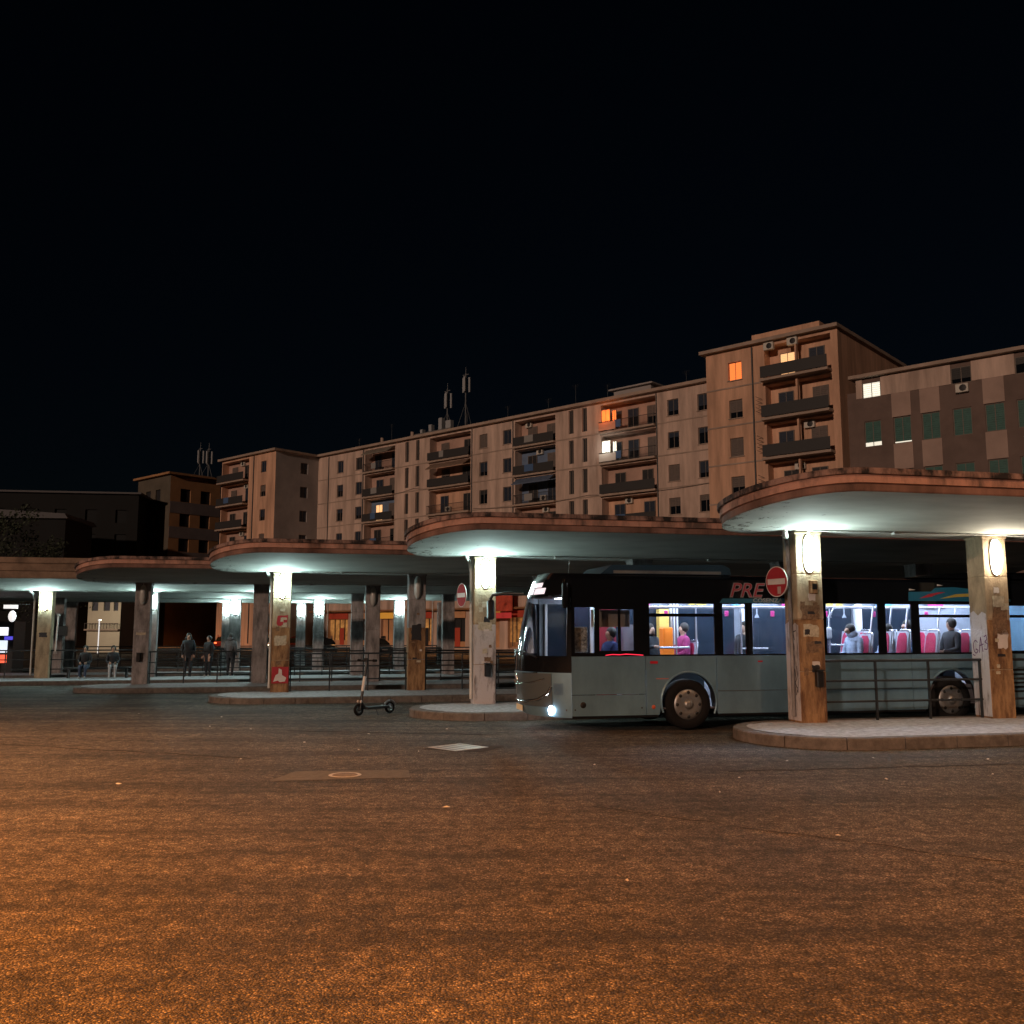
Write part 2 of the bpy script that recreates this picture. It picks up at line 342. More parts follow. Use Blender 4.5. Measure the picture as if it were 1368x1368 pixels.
CR = 1.70
def zb(y): s = (CR - y) / (2 * CR); return 3.85 + .40 * s * s
M_fbrown = mat('fascia_brown', (.30, .20, .14), .9, var=.5, scale=1.2, bump=.3)
def make_shelter(k, L, cols, x0=0.0, square=False, tall=1.0, label='', looks=None):
    o = plat_origin(k); t = thing('bus_shelter', label, 'shelter', o, ALPHA, 'concrete canopies of the bus platforms')
    # soffit: rows of constant y
    b = MB(); M = 40; xs = [0, 2, 4, 7, 10, 14, 20, L]
    rows = []
    for i in range(M + 1):
        ph = math.pi * i / M; y = CR * math.cos(ph); xl = x0 - (0 if square else CR * math.sin(ph))
        rows.append([(x, y, zb(y)) for x in ([xl] + [x0 + q for q in xs[:-1]] + [L])])
    m = len(rows[0]); b.add([p for r_ in rows for p in r_], [(i * m + j, (i + 1) * m + j, (i + 1) * m + j + 1, i * m + j + 1) for i in range(M) for j in range(m - 1)], 0, True)
    sof = b.build('soffit', M_soffit, t)
    pts = outline(CR, L, x0, square=square)
    def sweep(prof, name, m_):
        kb = MB(); mm = len(prof); vs = [(p[0] + p[2] * q[0], p[1] + p[3] * q[0], zb(p[1]) + q[1] * tall) for p in pts for q in prof]
        kb.add(vs, [(i * mm + j, (i + 1) * mm + j, (i + 1) * mm + j + 1, i * mm + j + 1) for i in range(len(pts) - 1) for j in range(mm - 1)], 0, False)
        return kb.build(name, m_, t)
    sweep([(-.05, .003), (-.01, .005), (.0, .03), (.0, .13), (-.012, .137)], 'lower_fascia', M_fbrown if square else M_fascia2)
    sweep([(-.012, .137), (.035, .15), (.035, .25), (.02, .257), (.02, .272), (.03, .275), (.03, .285), (-.01, .29)], 'fascia_band', M_fbrown if square else M_fascia)
    sweep([(-.01, .29), (.075, .295), (.08, .31), (.08, .385), (.06, .40), (-.15, .41)], 'coping', M_fbrown if square else M_coping)
    top = MB(); inner = outline(CR - .1, L, x0, square=square); top.add([(p[0], p[1], zb(p[1]) + .40 * tall) for p in inner], [tuple(range(len(inner)))])
    # a curved sheet: rebuild the top as rows so that it follows the tilt
    top = MB(); top.add([(p[0], p[1] * .95, p[2] + .405 * tall) for r_ in rows for p in r_], [(i * m + j, (i + 1) * m + j, (i + 1) * m + j + 1, i * m + j + 1) for i in range(M) for j in range(m - 1)])
    top.build('roof_sheet', M_roof, t)
    for ci, x in enumerate(cols):
        fm, lm = (looks or {}).get(ci, (M_grey, M_grey))
        c = MB(); y0, y1 = .95, 1.45; w = .55; zs = [.15, 1.15, 2.15, 3.02, 3.95]
        for q in range(4):
            g_ = .006; a, e = zs[q] + (g_ if q else 0), zs[q + 1] - (g_ if q < 3 else 0)
            c.box(x, x + w, y0, y1, a, e, 0 if q > 1 else 1, bev=.012)
        c.box(x + .01, x + w - .01, y0 + .01, y1 - .01, .2, 3.9, 0)
        col = c.build('column', [fm, lm], t)
        cb = MB(); cb.box(x - .02, x + w + .02, y0 - .02, y1 + .02, 3.80, 3.852, 0, bev=.008); cb.build('column_cap', fm, col)
    return t

def wall_lamp(k, x, lit, label, zc=3.42):
    o = plat_origin(k); p = o + UX * (x + .275) + UN * .95 + Vector((0, 0, zc))
    t = thing('wall_lamp', label, 'lamp', p, ALPHA, 'oval wall lamps on the columns')
    b = MB(); n = 24; ring = [(.125 * math.cos(2 * math.pi * i / n), .38 * math.copysign(abs(math.sin(2 * math.pi * i / n)) ** .72, math.sin(2 * math.pi * i / n))) for i in range(n)]
    b.prism([(a, -.001, c) for a, c in ring], (0, -.03, 0)); b.build('back_plate', M_galv, t)
    d = MB(); vs = []; J = 6
    for j in range(J):
        f = math.cos(R(90) * j / J * .98); h = -.03 - .12 * math.sin(R(90) * j / J)
        vs += [(a * .93 * f, h, c * .95 * (f if j else 1)) for a, c in ring]
    d.add(vs, [(j * n + i, j * n + (i + 1) % n, (j + 1) * n + (i + 1) % n, (j + 1) * n + i) for j in range(J - 1) for i in range(n)], 0, True)
    d.add(vs[-n:], [tuple(range(n))]); d.build('diffuser', lit if lit else M_lampoff, t)
    return t

def railing(k, x0, x1, label):
    o = plat_origin(k); t = thing('railing', label, 'railing', o + UX * x0 + UN * 1.2, ALPHA, 'dark steel railings between platform columns')
    L = x1 - x0
    for z in (.55, .95, 1.34):
        b = MB(); b.tube([(0, 0, z), (L, 0, z)], .022 if z < 1.2 else .028, 8); b.build('rail', M_steel, t)
    n = max(1, round(L / 1.2)); pm = None
    for i in range(n + 1):
        if pm is None:
            b = MB(); b.box(-.02, .02, -.02, .02, .18, 1.34); pm = b.mesh('post', M_steel)
        link('post', pm, t, (.04 + (L - .08) * i / n, 0, 0))

def col_x(n, first=.1, sp=4.2): return [first + sp * i for i in range(n)]
LP = 25.4
PC = {0: col_x(4), 1: col_x(4), 2: col_x(5), 3: col_x(5), 4: None, 5: col_x(7), 6: col_x(8)}
PC[4] = [-8.3 + .1, -4.1 + .2, .25, 4.5, 9.15, 13.4, 17.6]
LOOK = {0: {0: (M_col, M_colrust), 1: (M_col, M_colrust)}, 1: {0: (M_col, M_white)}, 2: {0: (M_col, M_colrust), 1: (M_grey, M_colrust)}, 4: {2: (M_col, M_col)}}
LAB = ['nearest concrete canopy with two lit columns at right, rounded stained fascia', 'second canopy, its white lit underside above the bus front',
       'third canopy with rounded end, left of the scooter, one lit lamp and one dark', 'fourth canopy with unlit dark underside and pink rounded end',
       'deep straight brown canopy at the far left edge', 'sixth canopy seen between the columns beyond the fourth', 'farthest canopy seen between the columns beyond the fourth']
for k in range(7):
    sq = k == 4; x0 = -22 if sq else 0
    make_platform(k, LP, x0, sq, stones=k < 3)
    make_shelter(k, LP, PC[k], x0, sq, 2.1 if sq else 1.0, LAB[k], LOOK.get(k))
    for i in range(len(PC[k]) - 1):
        a, b_ = PC[k][i] + .55, PC[k][i + 1]
        if k in (1,) and i > 0: continue
        if k < 5 or i > 1:
            railing(k, a, b_, f'three-bar dark railing right of the {CORD[i]} column under the {ORD[k]} canopy')
lampspec = {(0, 0): (M_lampw, 'bright oval lamp on the column by the no entry sign, nearest canopy'), (0, 1): (M_lamps, 'bright warm oval lamp on the rightmost column'),
            (1, 0): (M_lampb, 'bright oval lamp on the whitewashed column beside the bus front'), (2, 0): (M_lampb, 'bright oval lamp on the third canopy end column'),
            (2, 1): (None, 'unlit oval lamp on the column between scooter and bus'), (3, 0): (None, 'unlit oval lamp on the pink column left of the waiting people'),
            (4, 2): (M_lampb, 'bright oval lamp on the leftmost column'), (4, 4): (M_lampb, 'largest of three lit lamps clustered above the waiting people'),
            (5, 4): (M_lampb, 'middle of three lit lamps clustered above the waiting people'), (6, 5): (M_lampb, 'smallest of three lit lamps clustered above the waiting people'),
            (5, 5): (M_lampb, 'small lit lamp seen past the third canopy, above the railing'), (3, 2): (None, 'unlit lamp on a dark column behind the scooter handlebar'),
            (4, 3): (M_lampb, 'lit lamp hidden behind the pink unlit column'), (5, 3): (M_lampb, 'lit lamp on the sixth canopy behind the pink column'),  # lamps of this row and the next added to brighten the far platforms
            (6, 4): (M_lampb, 'lit lamp on the farthest canopy behind the pink column'), (6, 6): (M_lampb, 'lit lamp on the farthest canopy behind the third end column'),
            (4, 1): (None, 'unlit lamp far left under the brown canopy')}
for (k, i), (m_, l_) in lampspec.items(): wall_lamp(k, PC[k][i], m_, l_)

# ------------------------------------------------------------------ fittings on the columns
def P1(k, x, y, z): return plat_origin(k) + UX * x + UN * y + Vector((0, 0, z))
# lower-left painted faces of the two near columns, numerals, graffiti and torn posters are stuck on the column faces
def side_paint(k, x, z1, label, strokes=None, m=M_white, ink=M_ink, w=.02):
    sh = [o for o in bpy.data.objects if o.name.startswith('bus_shelter') and (o.location - plat_origin(k)).length < .01][0]
    b = MB(); pts = [(1.44, .22), (.96, .22), (.96, z1 - .02), (1.08, z1 + .03), (1.2, z1 - .05), (1.32, z1 + .05), (1.44, z1)]
    b.prism([(x - .001, y, z) for y, z in pts], (-.004, 0, 0)); o = b.build('painted_patch', m, sh)
    o['label'] = label
    if strokes: ribbon('graffiti', strokes, w, ink, o, lambda a, z: (x - .0075, 1.44 - a, z))
def arc(cx, cz, rx, rz, a0, a1, n=10): return [(cx + rx * math.cos(R(a0 + (a1 - a0) * i / n)), cz + rz * math.sin(R(a0 + (a1 - a0) * i / n))) for i in range(n + 1)]
side_paint(0, .1, 2.05, 'white painted lower side of the column with black scrawls',
           [arc(.24, 1.42, .07, .10, 60, 400), arc(.26, 1.62, .05, .09, -60, 200), [(.3, 1.2), (.36, 1.0), (.3, .93), (.4, .82), (.33, .7)], [(.38, 1.25), (.42, .98), (.4, .75)], [(.34, 1.75), (.28, 1.9), (.4, 1.93)], [(.15, 1.95), (.3, 1.85), (.22, 1.8)]], w=.022)
side_paint(0, 4.3, 2.28, 'white painted lower side of the rightmost column with purple graffiti',
           [arc(.13, 1.60, .07, .13, 40, 330), [(.19, 1.53), (.13, 1.56), (.13, 1.53)], [(.22, 1.48), (.28, 1.80), (.33, 1.50)], [(.23, 1.62), (.36, 1.66)], [(.38, 1.80), (.44, 1.84), (.46, 1.76), (.40, 1.70)], [(.40, 1.70), (.48, 1.66), (.45, 1.55), (.37, 1.56)], [(.03, 1.44), (.10, 1.42)]], ink=M_purple, w=.02)
sh0 = [o for o in bpy.data.objects if o.name == 'bus_shelter'][0]
text('platform_number', '14', .24, M_signwhite, sh0, (.093, 1.36, 3.22), (R(90), 0, R(-90)))
def poster(k, x, z, w, h, m, label, y=.95, seed=0, cat='poster', name='torn_poster', lift=.004):
    rnd = random.Random(seed); t = MB(); n = 16; pts = []
    for i in range(n):
        a = 2 * math.pi * i / n; ca, sa = math.cos(a), math.sin(a); q = 1 / max(abs(ca), abs(sa)); j = rnd.uniform(.78, 1.04)
        pts.append((ca * q * w / 2 * j, -.001, sa * q * h / 2 * j))
    t.prism(pts, (0, -lift, 0)); o = t.build(name, m, None, P1(k, x, y, z), (0, 0, ALPHA)); return tag(o, label, cat, 'paper stuck on the columns')
poster(0, .36, 2.28, .42, .30, M_paperdark, 'brown torn poster layer highest on the near end column', seed=1)
poster(0, .36, 1.93, .34, .26, M_paper, 'pale torn poster scrap at head height on near end column', seed=2)
poster(0, .39, 1.62, .30, .24, M_paperdark, 'faded torn poster remains below the pale scrap', seed=3)
poster(0, 4.60, 2.12, .36, .62, M_paperdark, 'large scraped poster remains on the rightmost column', seed=5)
poster(0, 4.58, 2.52, .26, .24, M_paper, 'curled pale poster corner on the rightmost column', seed=6, lift=.03)
poster(0, 4.64, 1.76, .27, .42, M_signwhite, 'white notice with dark marks on the rightmost column', seed=8)
poster(1, .37, 2.1, .40, .24, M_paper, 'grey torn notices on the whitewashed column', seed=9)
poster(1, .38, 1.72, .34, .3, M_white, 'pale poster remains at chest height on the whitewashed column', seed=10)
poster(2, .40, 2.35, .34, .36, M_red, 'red poster on the third canopy end column', seed=11)
poster(2, .36, 1.75, .38, .34, M_paper, 'white torn notice under the red poster', seed=12)
poster(2, 4.55, 2.0, .34, .55, M_ink, 'black graffiti patch on column between scooter and bus', seed=13)
poster(3, .37, 2.0, .36, .10, M_paper, 'thin pale strip notice on the pink column', seed=15)
poster(4, .50, 2.0, .34, .22, M_ink, 'dark scorched mark on the leftmost column', seed=16)
def scraps(k, xc, label, n, seed):
    rnd = random.Random(seed)
    for i in range(n):
        poster(k, xc + rnd.uniform(.10, .45), rnd.uniform(.9, 2.75), rnd.uniform(.06, .2), rnd.uniform(.05, .16), rnd.choice([M_paper, M_paperdark, M_signwhite, M_paperdark, M_ink]), label, seed=seed * 50 + i, name='paper_scrap', cat='scrap', lift=rnd.uniform(.006, .009))
scraps(0, .1, 'small torn paper scrap on the near end column', 11, 3); scraps(0, 4.3, 'small torn paper scrap on the rightmost column', 9, 4); scraps(1, .1, 'small torn paper scrap on the whitewashed column', 10, 5)
scraps(2, .1, 'small torn paper scrap on the third end column', 7, 6); scraps(2, 4.3, 'small torn paper scrap on the column behind the scooter', 6, 7)
for sh_, x1 in [(o, 18) for o in bpy.data.objects if o.name.startswith('bus_shelter')]:
    b = MB(); b.tube([(.3, .80, zb(.8) - .02), (6, .80, zb(.8) - .02), (x1, .80, zb(.8) - .02)], .016, 6); b.tube([(.37, .80, zb(.8) - .02), (.37, .93, zb(.93) - .03), (.37, .93, 3.75)], .014, 6); b.build('conduit', M_pipe, sh_)
    for x in (2.2, 6.4): b = MB(); b.box(x - .06, x + .06, .74, .86, zb(.8) - .06, zb(.8) - .001, bev=.008); b.build('cable_box', M_pipe, sh_)
# triangular road-works style red and white board low on the third end column
tb = thing('warning_board', 'red and white board leaning low on the third end column', 'sign', P1(2, .38, .93, .2), ALPHA)
b = MB(); b.box(-.25, .25, -.02, 0, .25, .75, 0); b.build('board', M_red, tb)
b = MB(); b.prism([(-.2, -.024, .3), (-.06, -.024, .34), (.0, -.024, .29), (.15, -.024, .31), (.19, -.024, .42), (.06, -.024, .5), (.05, -.024, .66), (-.04, -.024, .71), (-.05, -.024, .55), (-.13, -.024, .5)], (0, -.006, 0)); b.build('white_mark', M_signwhite, tb)
def ash_box(k, x, z, label):
    t = thing('wall_ashtray', label, 'ashtray', P1(k, x, .95, z), ALPHA)
    b = MB(); b.box(-.07, .07, -.11, -.001, -.16, .14, bev=.015); b.build('box', M_black, t)
    b = MB(); b.box(-.08, .08, -.125, -.001, .142, .17); b.build('hood', M_steel, t)
ash_box(0, .47, 1.02, 'small black ashtray box low on the near end column'); ash_box(1, .42, 1.02, 'small black ashtray box on the whitewashed column')
ash_box(3, .32, 1.15, 'small dark box on the pink unlit column')
t = thing('junction_box', 'broken rusty junction box below the lamp on near end column', 'box', P1(0, .42, .95, 2.78), ALPHA)
b = MB(); b.box(-.07, .09, -.07, -.001, -.14, .12, bev=.01); b.build('housing', M_colrust, t); b = MB(); b.box(-.03, .06, -.085, -.072, -.06, .05); b.build('socket', M_black, t)
def downpipe(k):
    sh = [o for o in bpy.data.objects if o.name.startswith('bus_shelter') and (o.location - plat_origin(k)).length < .01][0]
    b = MB(); b.tube([(-.14, .92, 3.98), (-.1, .98, 3.84), (-.03, 1.1, 3.76), (.02, 1.14, 3.68), (.045, 1.15, 3.5)], .05, 10); b.tube([(.05, 1.15, 3.52), (.055, 1.15, .3)], .04, 8)
    b.build('downpipe', M_pipe if k != 0 else M_grey, sh)
    if k == 0:
        b = MB(); b.tube([(-.16, .9, 3.98), (-.11, .96, 3.86), (-.04, 1.05, 3.74)], .055, 10); b.build('pipe_elbow', M_pipe, sh)
for k in (0, 1, 2, 4): downpipe(k)
def no_entry(k, label, z=2.88):
    t = thing('no_entry_sign', label, 'sign', P1(k, -.19, 1.2, z), ALPHA + R(194.5 + 90), 'no entry signs on the platform ends')
    b = MB(); n = 32; ring = [(.3 * math.cos(2 * math.pi * i / n), 0, .3 * math.sin(2 * math.pi * i / n)) for i in range(n)]
    b.prism([(x, -.004, z_) for x, y, z_ in ring], (0, .01, 0)); b.build('rim', M_signwhite, t)
    b = MB(); b.prism([(x * .94, -.0045, z_ * .94) for x, y, z_ in ring], (0, -.003, 0)); b.build('disc', M_red, t)
    b = MB(); b.box(-.24, .24, -.012, -.0085, -.055, .055); b.build('bar', M_signwhite, t)
    if k == 0: b = MB(); b.box(.03, .12, -.012, -.0085, -.24, -.10); b.build('sticker', mat('sticker', (.45, .33, .3), .6), t)
    b = MB(); b.tube([(-.02, .02, .1), (-.26, .12, .1)], .018, 8); b.tube([(-.02, .02, -.1), (-.26, .12, -.1)], .018, 8); b.build('bracket', M_galv, t)
no_entry(0, 'red no entry disc with a sticker, on the near end column'); no_entry(1, 'red no entry disc left of the whitewashed column')
# cctv arms on the leftmost column and a notice board beside it
t = thing('hanging_sign', 'small white lit sign hanging left of the leftmost column', 'sign', P1(4, -.75, 1.0, 2.9), ALPHA)
M_signlit = mat('lit_sign_white', (.9, .9, .9), .5, emit=.8)
b = MB(); b.box(-.35, .2, -.05, .05, .2, .36, bev=.01); b.build('panel', M_signlit, t); b = MB(); b.ell((0, 0, -.12), (.16, .08, .24)); b.build('globe', M_signlit, t)
b = MB(); b.box(-.34, .68, -.02, .02, .37, .40); b.build('arm', M_steel, t)
t = thing('notice_board', 'pale notice sheet on the wall right of the leftmost column', 'notice', P1(5, 4.55, .94, 2.2), ALPHA)
b = MB(); b.box(-.02, .5, -.02, 0, -.2, .25); b.build('sheet', M_signwhite, t); b = MB(); b.box(-.04, .52, -.01, .004, -.22, .27); b.build('frame', M_steel, t)
t = thing('fluorescent_tube', 'thin pale upright tube right of the leftmost column', 'lamp', P1(4, 1.0, 1.05, 1.3), ALPHA)
b = MB(); b.tube([(0, 0, 0), (.05, 0, 1.5)], .035, 8); b.build('tube', M_signwhite, t); b = MB(); b.box(-.06, .06, -.05, .05, -.1, 0); b.box(0, .1, -.05, .05, 1.5, 1.6); b.build('bracket', M_galv, t)
# lit kiosk at the far left edge
t = thing('kiosk', 'lit kiosk with white blue and red panels at left edge', 'kiosk', P1(5, .6, 2.2, 0), ALPHA)
b = MB(); b.box(-2.5, 1.7, 0, 2, 0, 2.7); b.build('body', M_steel, t)
for (z0, z1, c, e, nm) in ((2.0, 2.4, (.85, .85, .9), 1.6, 'sign_panel'), (1.15, 1.75, (.7, .8, .9), 1.2, 'window'), (.65, 1.05, (.9, .12, .06), 1.3, 'poster_panel')):
    b = MB(); b.box(-.6, 1.45, -.04, -.005, z0, z1, bev=.01); b.build(nm, mat('kiosk_' + nm, c, .5, emit=e), t)
b = MB(); b.box(1.3, 1.68, -.06, -.042, 1.78, 1.95); b.build('small_sign', mat('kiosk_blue', (.1, .08, .7), .5, emit=1.0), t)

# ------------------------------------------------------------------ bus
BUS = thing('city_bus', 'grey and black city bus with lit interior parked between platforms', 'bus', Vector((1.17, 18.11, -.0)) + UN * .12, R(12.5))
M_bgrey = mat('bus_grey_paint', (.155, .285, .385), .32, metal=.3, var=.22, scale=1.6, streak=.5, coat=.5)
M_bblack = mat('bus_black_gloss', (.006, .007, .009), .12, spec=.6)
M_bglass = glass('bus_glass', (.86, .88, .92)); M_wglass = glass('windscreen_glass', (.82, .85, .86))
M_inwall = mat('bus_interior_panel', (.30, .32, .38), .45); M_infloor = mat('bus_floor', (.10, .10, .12), .6); M_inceil = mat('bus_ceiling', (.62, .62, .66), .5)
M_strip = mat('bus_light_strip', (1, 1, 1), .5, emit=46, ecol=(.72, .86, 1.0))
M_pole = mat('grab_pole', (.55, .55, .62), .25, metal=.6); M_seat = mat('seat_red', (.50, .025, .09), .7, var=.2, scale=12); M_seatgrey = mat('seat_shell', (.42, .44, .52), .4)
M_chrome = mat('chrome', (.75, .77, .8), .12, metal=1.0)
M_dgrey = mat('bus_grille', (.10, .13, .15), .3, metal=.4, coat=.4)
M_head = mat('headlamp_glow', (1, 1, 1), .3, emit=30, ecol=(.92, .96, 1.0)); M_head2 = mat('headlamp_dim', (.8, .85, .9), .2, emit=2.5)
M_led = mat('display_glow', (1, 1, 1), .5, emit=.8, ecol=(.92, .84, .98))
M_orange = mat('orange_reflection_glow', (.9, .22, .02), .5, emit=.25)
BL = 11.2; BW = 2.5
def Ff(z):
    pts = [(.25, .60), (.5, .72), (1.0, .78), (1.42, .76), (2.0, .66), (2.6, .52), (2.95, .38), (3.05, .30)]
    for (a, p), (c, q) in zip(pts[:-1], pts[1:]):
        if z <= c: return p + (q - p) * max(0, (z - a)) / (c - a)
    return pts[-1][1]
def front(v, z, off=0.0):
    """point on the rounded front: v -1 (left side, camera) .. 1"""
    x = -Ff(z) * (1 - abs(v) ** 2.5); nx, ny = -1.0, 0.0
    d = 2.5 * Ff(z) * abs(v) ** 1.5 * math.copysign(1, v) / 1.25
    l = math.hypot(1, d); return (x - off / l, 1.25 + 1.25 * v + off * d / l, z)
def front_patch(name, m, v0, v1, z0, z1, off=0.0, nv=24, nz=6, parent=None, mask=None, smooth=True):
    b = MB(); vs = [front(v0 + (v1 - v0) * i / nv, z0 + (z1 - z0) * j / nz, off) for j in range(nz + 1) for i in range(nv + 1)]
    fs = [(j * (nv + 1) + i, j * (nv + 1) + i + 1, (j + 1) * (nv + 1) + i + 1, (j + 1) * (nv + 1) + i) for j in range(nz) for i in range(nv) if not mask or mask(v0 + (v1 - v0) * (i + .5) / nv, z0 + (z1 - z0) * (j + .5) / nz)]
    b.add(vs, fs, 0, smooth); return b.build(name, m, parent or BUS)
fb = front_patch('front_bumper', M_bgrey, -1, 1, .27, 1.12)
front_patch('grille_panel', M_dgrey, -.80, .80, .46, 1.10, .012, parent=fb)
front_patch('front_band', M_bblack, -1, 1, 1.125, 1.44, 0)
front_patch('windscreen', M_wglass, -.955, .955, 1.44, 2.62, -.004, nv=30, nz=8)
front_patch('windscreen_pillar', M_bblack, -1, -.955, 1.44, 2.62, 0, nv=4); front_patch('windscreen_pillar', M_bblack, .955, 1, 1.44, 2.62, 0, nv=4)
hd = front_patch('front_header', M_bblack, -1, 1, 2.62, 2.945, 0)
def fline(pts, r, m, name, parent, off=.02, n=6):
    b = MB(); b.tube([front(v, z, off) for v, z in pts], r, n); return b.build(name, m, parent)
fline([(-.80, .86), (-.75, .72), (-.6, .60), (-.3, .54), (.0, .53), (.3, .54), (.6, .60), (.75, .72), (.80, .86)], .026, M_chrome, 'chrome_strip', fb)
fline([(-.72, 1.0), (-.5, .92), (-.2, .88), (.2, .88), (.5, .92), (.72, 1.0)], .014, M_chrome, 'chrome_strip', fb)
fline([(-.62, 1.11), (-.3, 1.09), (.3, 1.09), (.62, 1.11)], .012, M_chrome, 'chrome_strip', fb)
for (rr) in (.10,):   # three-pointed star emblem in a ring
    b = MB(); c = Vector(front(0, .95, .03)); ring = [c + Vector((0, rr * math.cos(2 * math.pi * i / 20), rr * math.sin(2 * math.pi * i / 20))) for i in range(21)]
    b.tube(ring, .009, 6)
    for a in (90, 210, 330): b.tube([c, c + Vector((0, rr * math.cos(R(a)), rr * math.sin(R(a))))], [.016, .003], 6)
    b.build('star_emblem', M_chrome, fb)
def flamp(v, z, r, m, name):
    b = MB(); c = front(v, z, .0); b.ell(c, (r * .5, r, r)); b.build(name, m, BUS)
flamp(-.76, .40, .095, M_head, 'headlight'); flamp(.80, .42, .09, M_head, 'headlight')
for v in (-.87, .87): front_patch('headlight_housing', M_bglass, v - .05, v + .05, .70, .92, .014, nv=6, nz=4)
b = MB(); p = Vector(front(.12, .40, .03)); b.box(p.x - .012, p.x, p.y - .26, p.y + .26, .33, .44); b.build('number_plate', mat('plate', (.75, .68, .45), .5), BUS)
for v0, v1 in ((-.62, .02), (.05, .62)):
    b = MB(); b.tube([front(v0, 1.40, .05), front((v0 + v1) / 2, 1.52, .04), front(v1, 1.50, .035)], .014, 6); b.tube([front(v1 - .35, 1.505, .03), front(v1 + .15, 1.51, .03)], .012, 6); b.build('wiper', M_black, BUS)
# destination display blocks (unreadable in the photograph, glowing fields only)
dsp = front_patch('destination_display', mat('display_back', (.02, .02, .025), .4), -.62, .5, 2.60, 2.90, -.03, nz=4); 
front_patch('display_row', M_led, -.42, .12, 2.79, 2.885, .006, nv=8, nz=1, parent=dsp)
front_patch('display_row', M_led, -.55, -.18, 2.655, 2.775, .006, nv=8, nz=1, parent=dsp); front_patch('display_row', M_led, -.13, .28, 2.655, 2.775, .006, nv=8, nz=1, parent=dsp)
# left flank: black band with windows
WIN = [(.07, .47, 1.50, 2.38), (.57, 1.28, 1.54, 2.34), (1.60, 2.98, 1.46, 2.46), (3.16, 3.66, 1.46, 2.46), (3.81, 5.30, 1.46, 2.47), (5.46, 6.66, 1.47, 2.48), (6.84, 7.45, 1.47, 2.48), (7.64, 9.25, 1.47, 2.48), (9.42, 10.7, 1.5, 2.46)]
b = MB(); wall(b, 0, BL, 1.435, 2.94, [(x0, x1, z0, z1, .04) for x0, x1, z0, z1 in WIN], lambda a, z, d: (a, d, z)); band = b.build('window_band', M_bblack, BUS)
for i, (x0, x1, z0, z1) in enumerate(WIN):
    b = MB(); b.box(x0 - .004, x1 + .004, .018, .024, z0 - .004, z1 + .004); w_ = b.build('side_window', M_bglass, BUS)
    if i in (2, 7, 8):
        b = MB(); b.box(x0, x1, .004, .03, 2.205, 2.265); b.build('window_bar', M_bblack, w_)
    if i == 1:
        b = MB(); b.box((x0 + x1) / 2 + .03, (x0 + x1) / 2 + .08, .004, .03, z0, z1); b.build('window_bar', M_bblack, w_)
# right flank
b = MB(); WR = [(.1, 1.2, .45, 2.5), (1.5, 3.0, 1.4, 2.5), (3.2, 4.6, 1.4, 2.5), (5.0, 6.2, .45, 2.5), (6.5, 7.6, 1.4, 2.5), (7.8, 9.3, 1.4, 2.5)]
wall(b, 0, BL, .3, 2.94, [(*w, -.04) for w in WR], lambda a, z, d: (a, BW + d * 1, z)); b.build('right_flank', M_inwall, BUS)
M_rglass = mat('tinted_glass', (.018, .026, .04), .12)
for (x0, x1, z0, z1) in WR:
    b = MB(); b.box(x0 - .004, x1 + .004, BW - .03, BW - .022, z0 - .004, z1 + .004); b.build('side_window' if z0 > 1 else 'door', M_rglass, BUS)
b = MB(); b.box(-.25, .8, .5, 2.0, 2.60, 2.63, bev=.005); cabp = b.build('cab_ceiling', M_inceil, BUS)
b = MB(); b.box(.1, .7, .9, 1.6, 2.585, 2.597); b.build('added_cab_light', mat('added_cab_glow', (1, 1, 1), .5, emit=9, ecol=(.86, .92, 1.0)), BUS)  # added glowing panel, brightens the cab behind the windscreen
for x in (.12, .62, 1.16): b = MB(); b.box(x - .03, x + .03, 2.38, 2.44, .45, 2.5, bev=.008); b.build('door_frame', M_inceil, BUS)
b = MB(); b.box(.1, 1.2, 2.36, 2.42, 1.25, 1.32, bev=.008); b.build('door_rail', M_pole, BUS)
# lower panels with open joints and wheel arches
def panel(x0, x1, z0, z1, arch=None, name='side_panel'):
    g_ = .006; x0 += g_; x1 -= g_; b = MB()
    n = 28 if arch else 1; prev = None
    for i in range(n + 1):
        x = x0 + (x1 - x0) * i / n; lo = z0
        if arch and abs(x - arch[0]) < arch[2]: lo = max(z0, arch[1] + math.sqrt(arch[2] ** 2 - (x - arch[0]) ** 2))
        cur = ((x, 0, lo), (x, 0, z1), (x, .22, lo))
        if prev:
            b.quad(prev[0], cur[0], cur[1], prev[1]); b.quad(prev[0], prev[2], cur[2], cur[0], 1)
        prev = cur
    b.quad((x0, 0, z0), (x0, .03, z0), (x0, .03, z1), (x0, 0, z1)); b.quad((x1, 0, z0), (x1, .03, z0), (x1, .03, z1), (x1, 0, z1)); b.quad((x0, 0, z1), (x1, 0, z1), (x1, .03, z1), (x0, .03, z1))
    return b.build(name, [M_bgrey, M_black], BUS)
AR1, AR2 = (2.40, .54, .58), (8.33, .54, .58)
p = panel(0, 1.51, .705, 1.43); panel(0, 1.51, .30, .693)
panel(1.51, 3.0, .30, 1.43, AR1); panel(3.0, 5.3, .30, 1.43); panel(5.3, 7.4, .30, 1.43); panel(7.4, 9.2, .30, 1.43, AR2); panel(9.2, BL, .30, 1.43)
for A_ in (AR1, AR2):
    b = MB(); b.tube([(A_[0] + A_[2] * 1.0 * math.cos(R(a)), -.004, A_[1] + A_[2] * math.sin(R(a))) for a in range(-24, 205, 8)], .022, 6); b.build('arch_trim', M_bgrey, BUS)
b = MB(); b.box(.03, BL - .02, .05, .10, .27, 1.43); 
b.v = []; b.f = []; b.m = []; b.sm = []
for (a, c) in ((.0, 1.78), (3.02, 7.71), (8.95, BL - .02)): b.box(a + .03, c, .06, BW - .05, .25, .38)
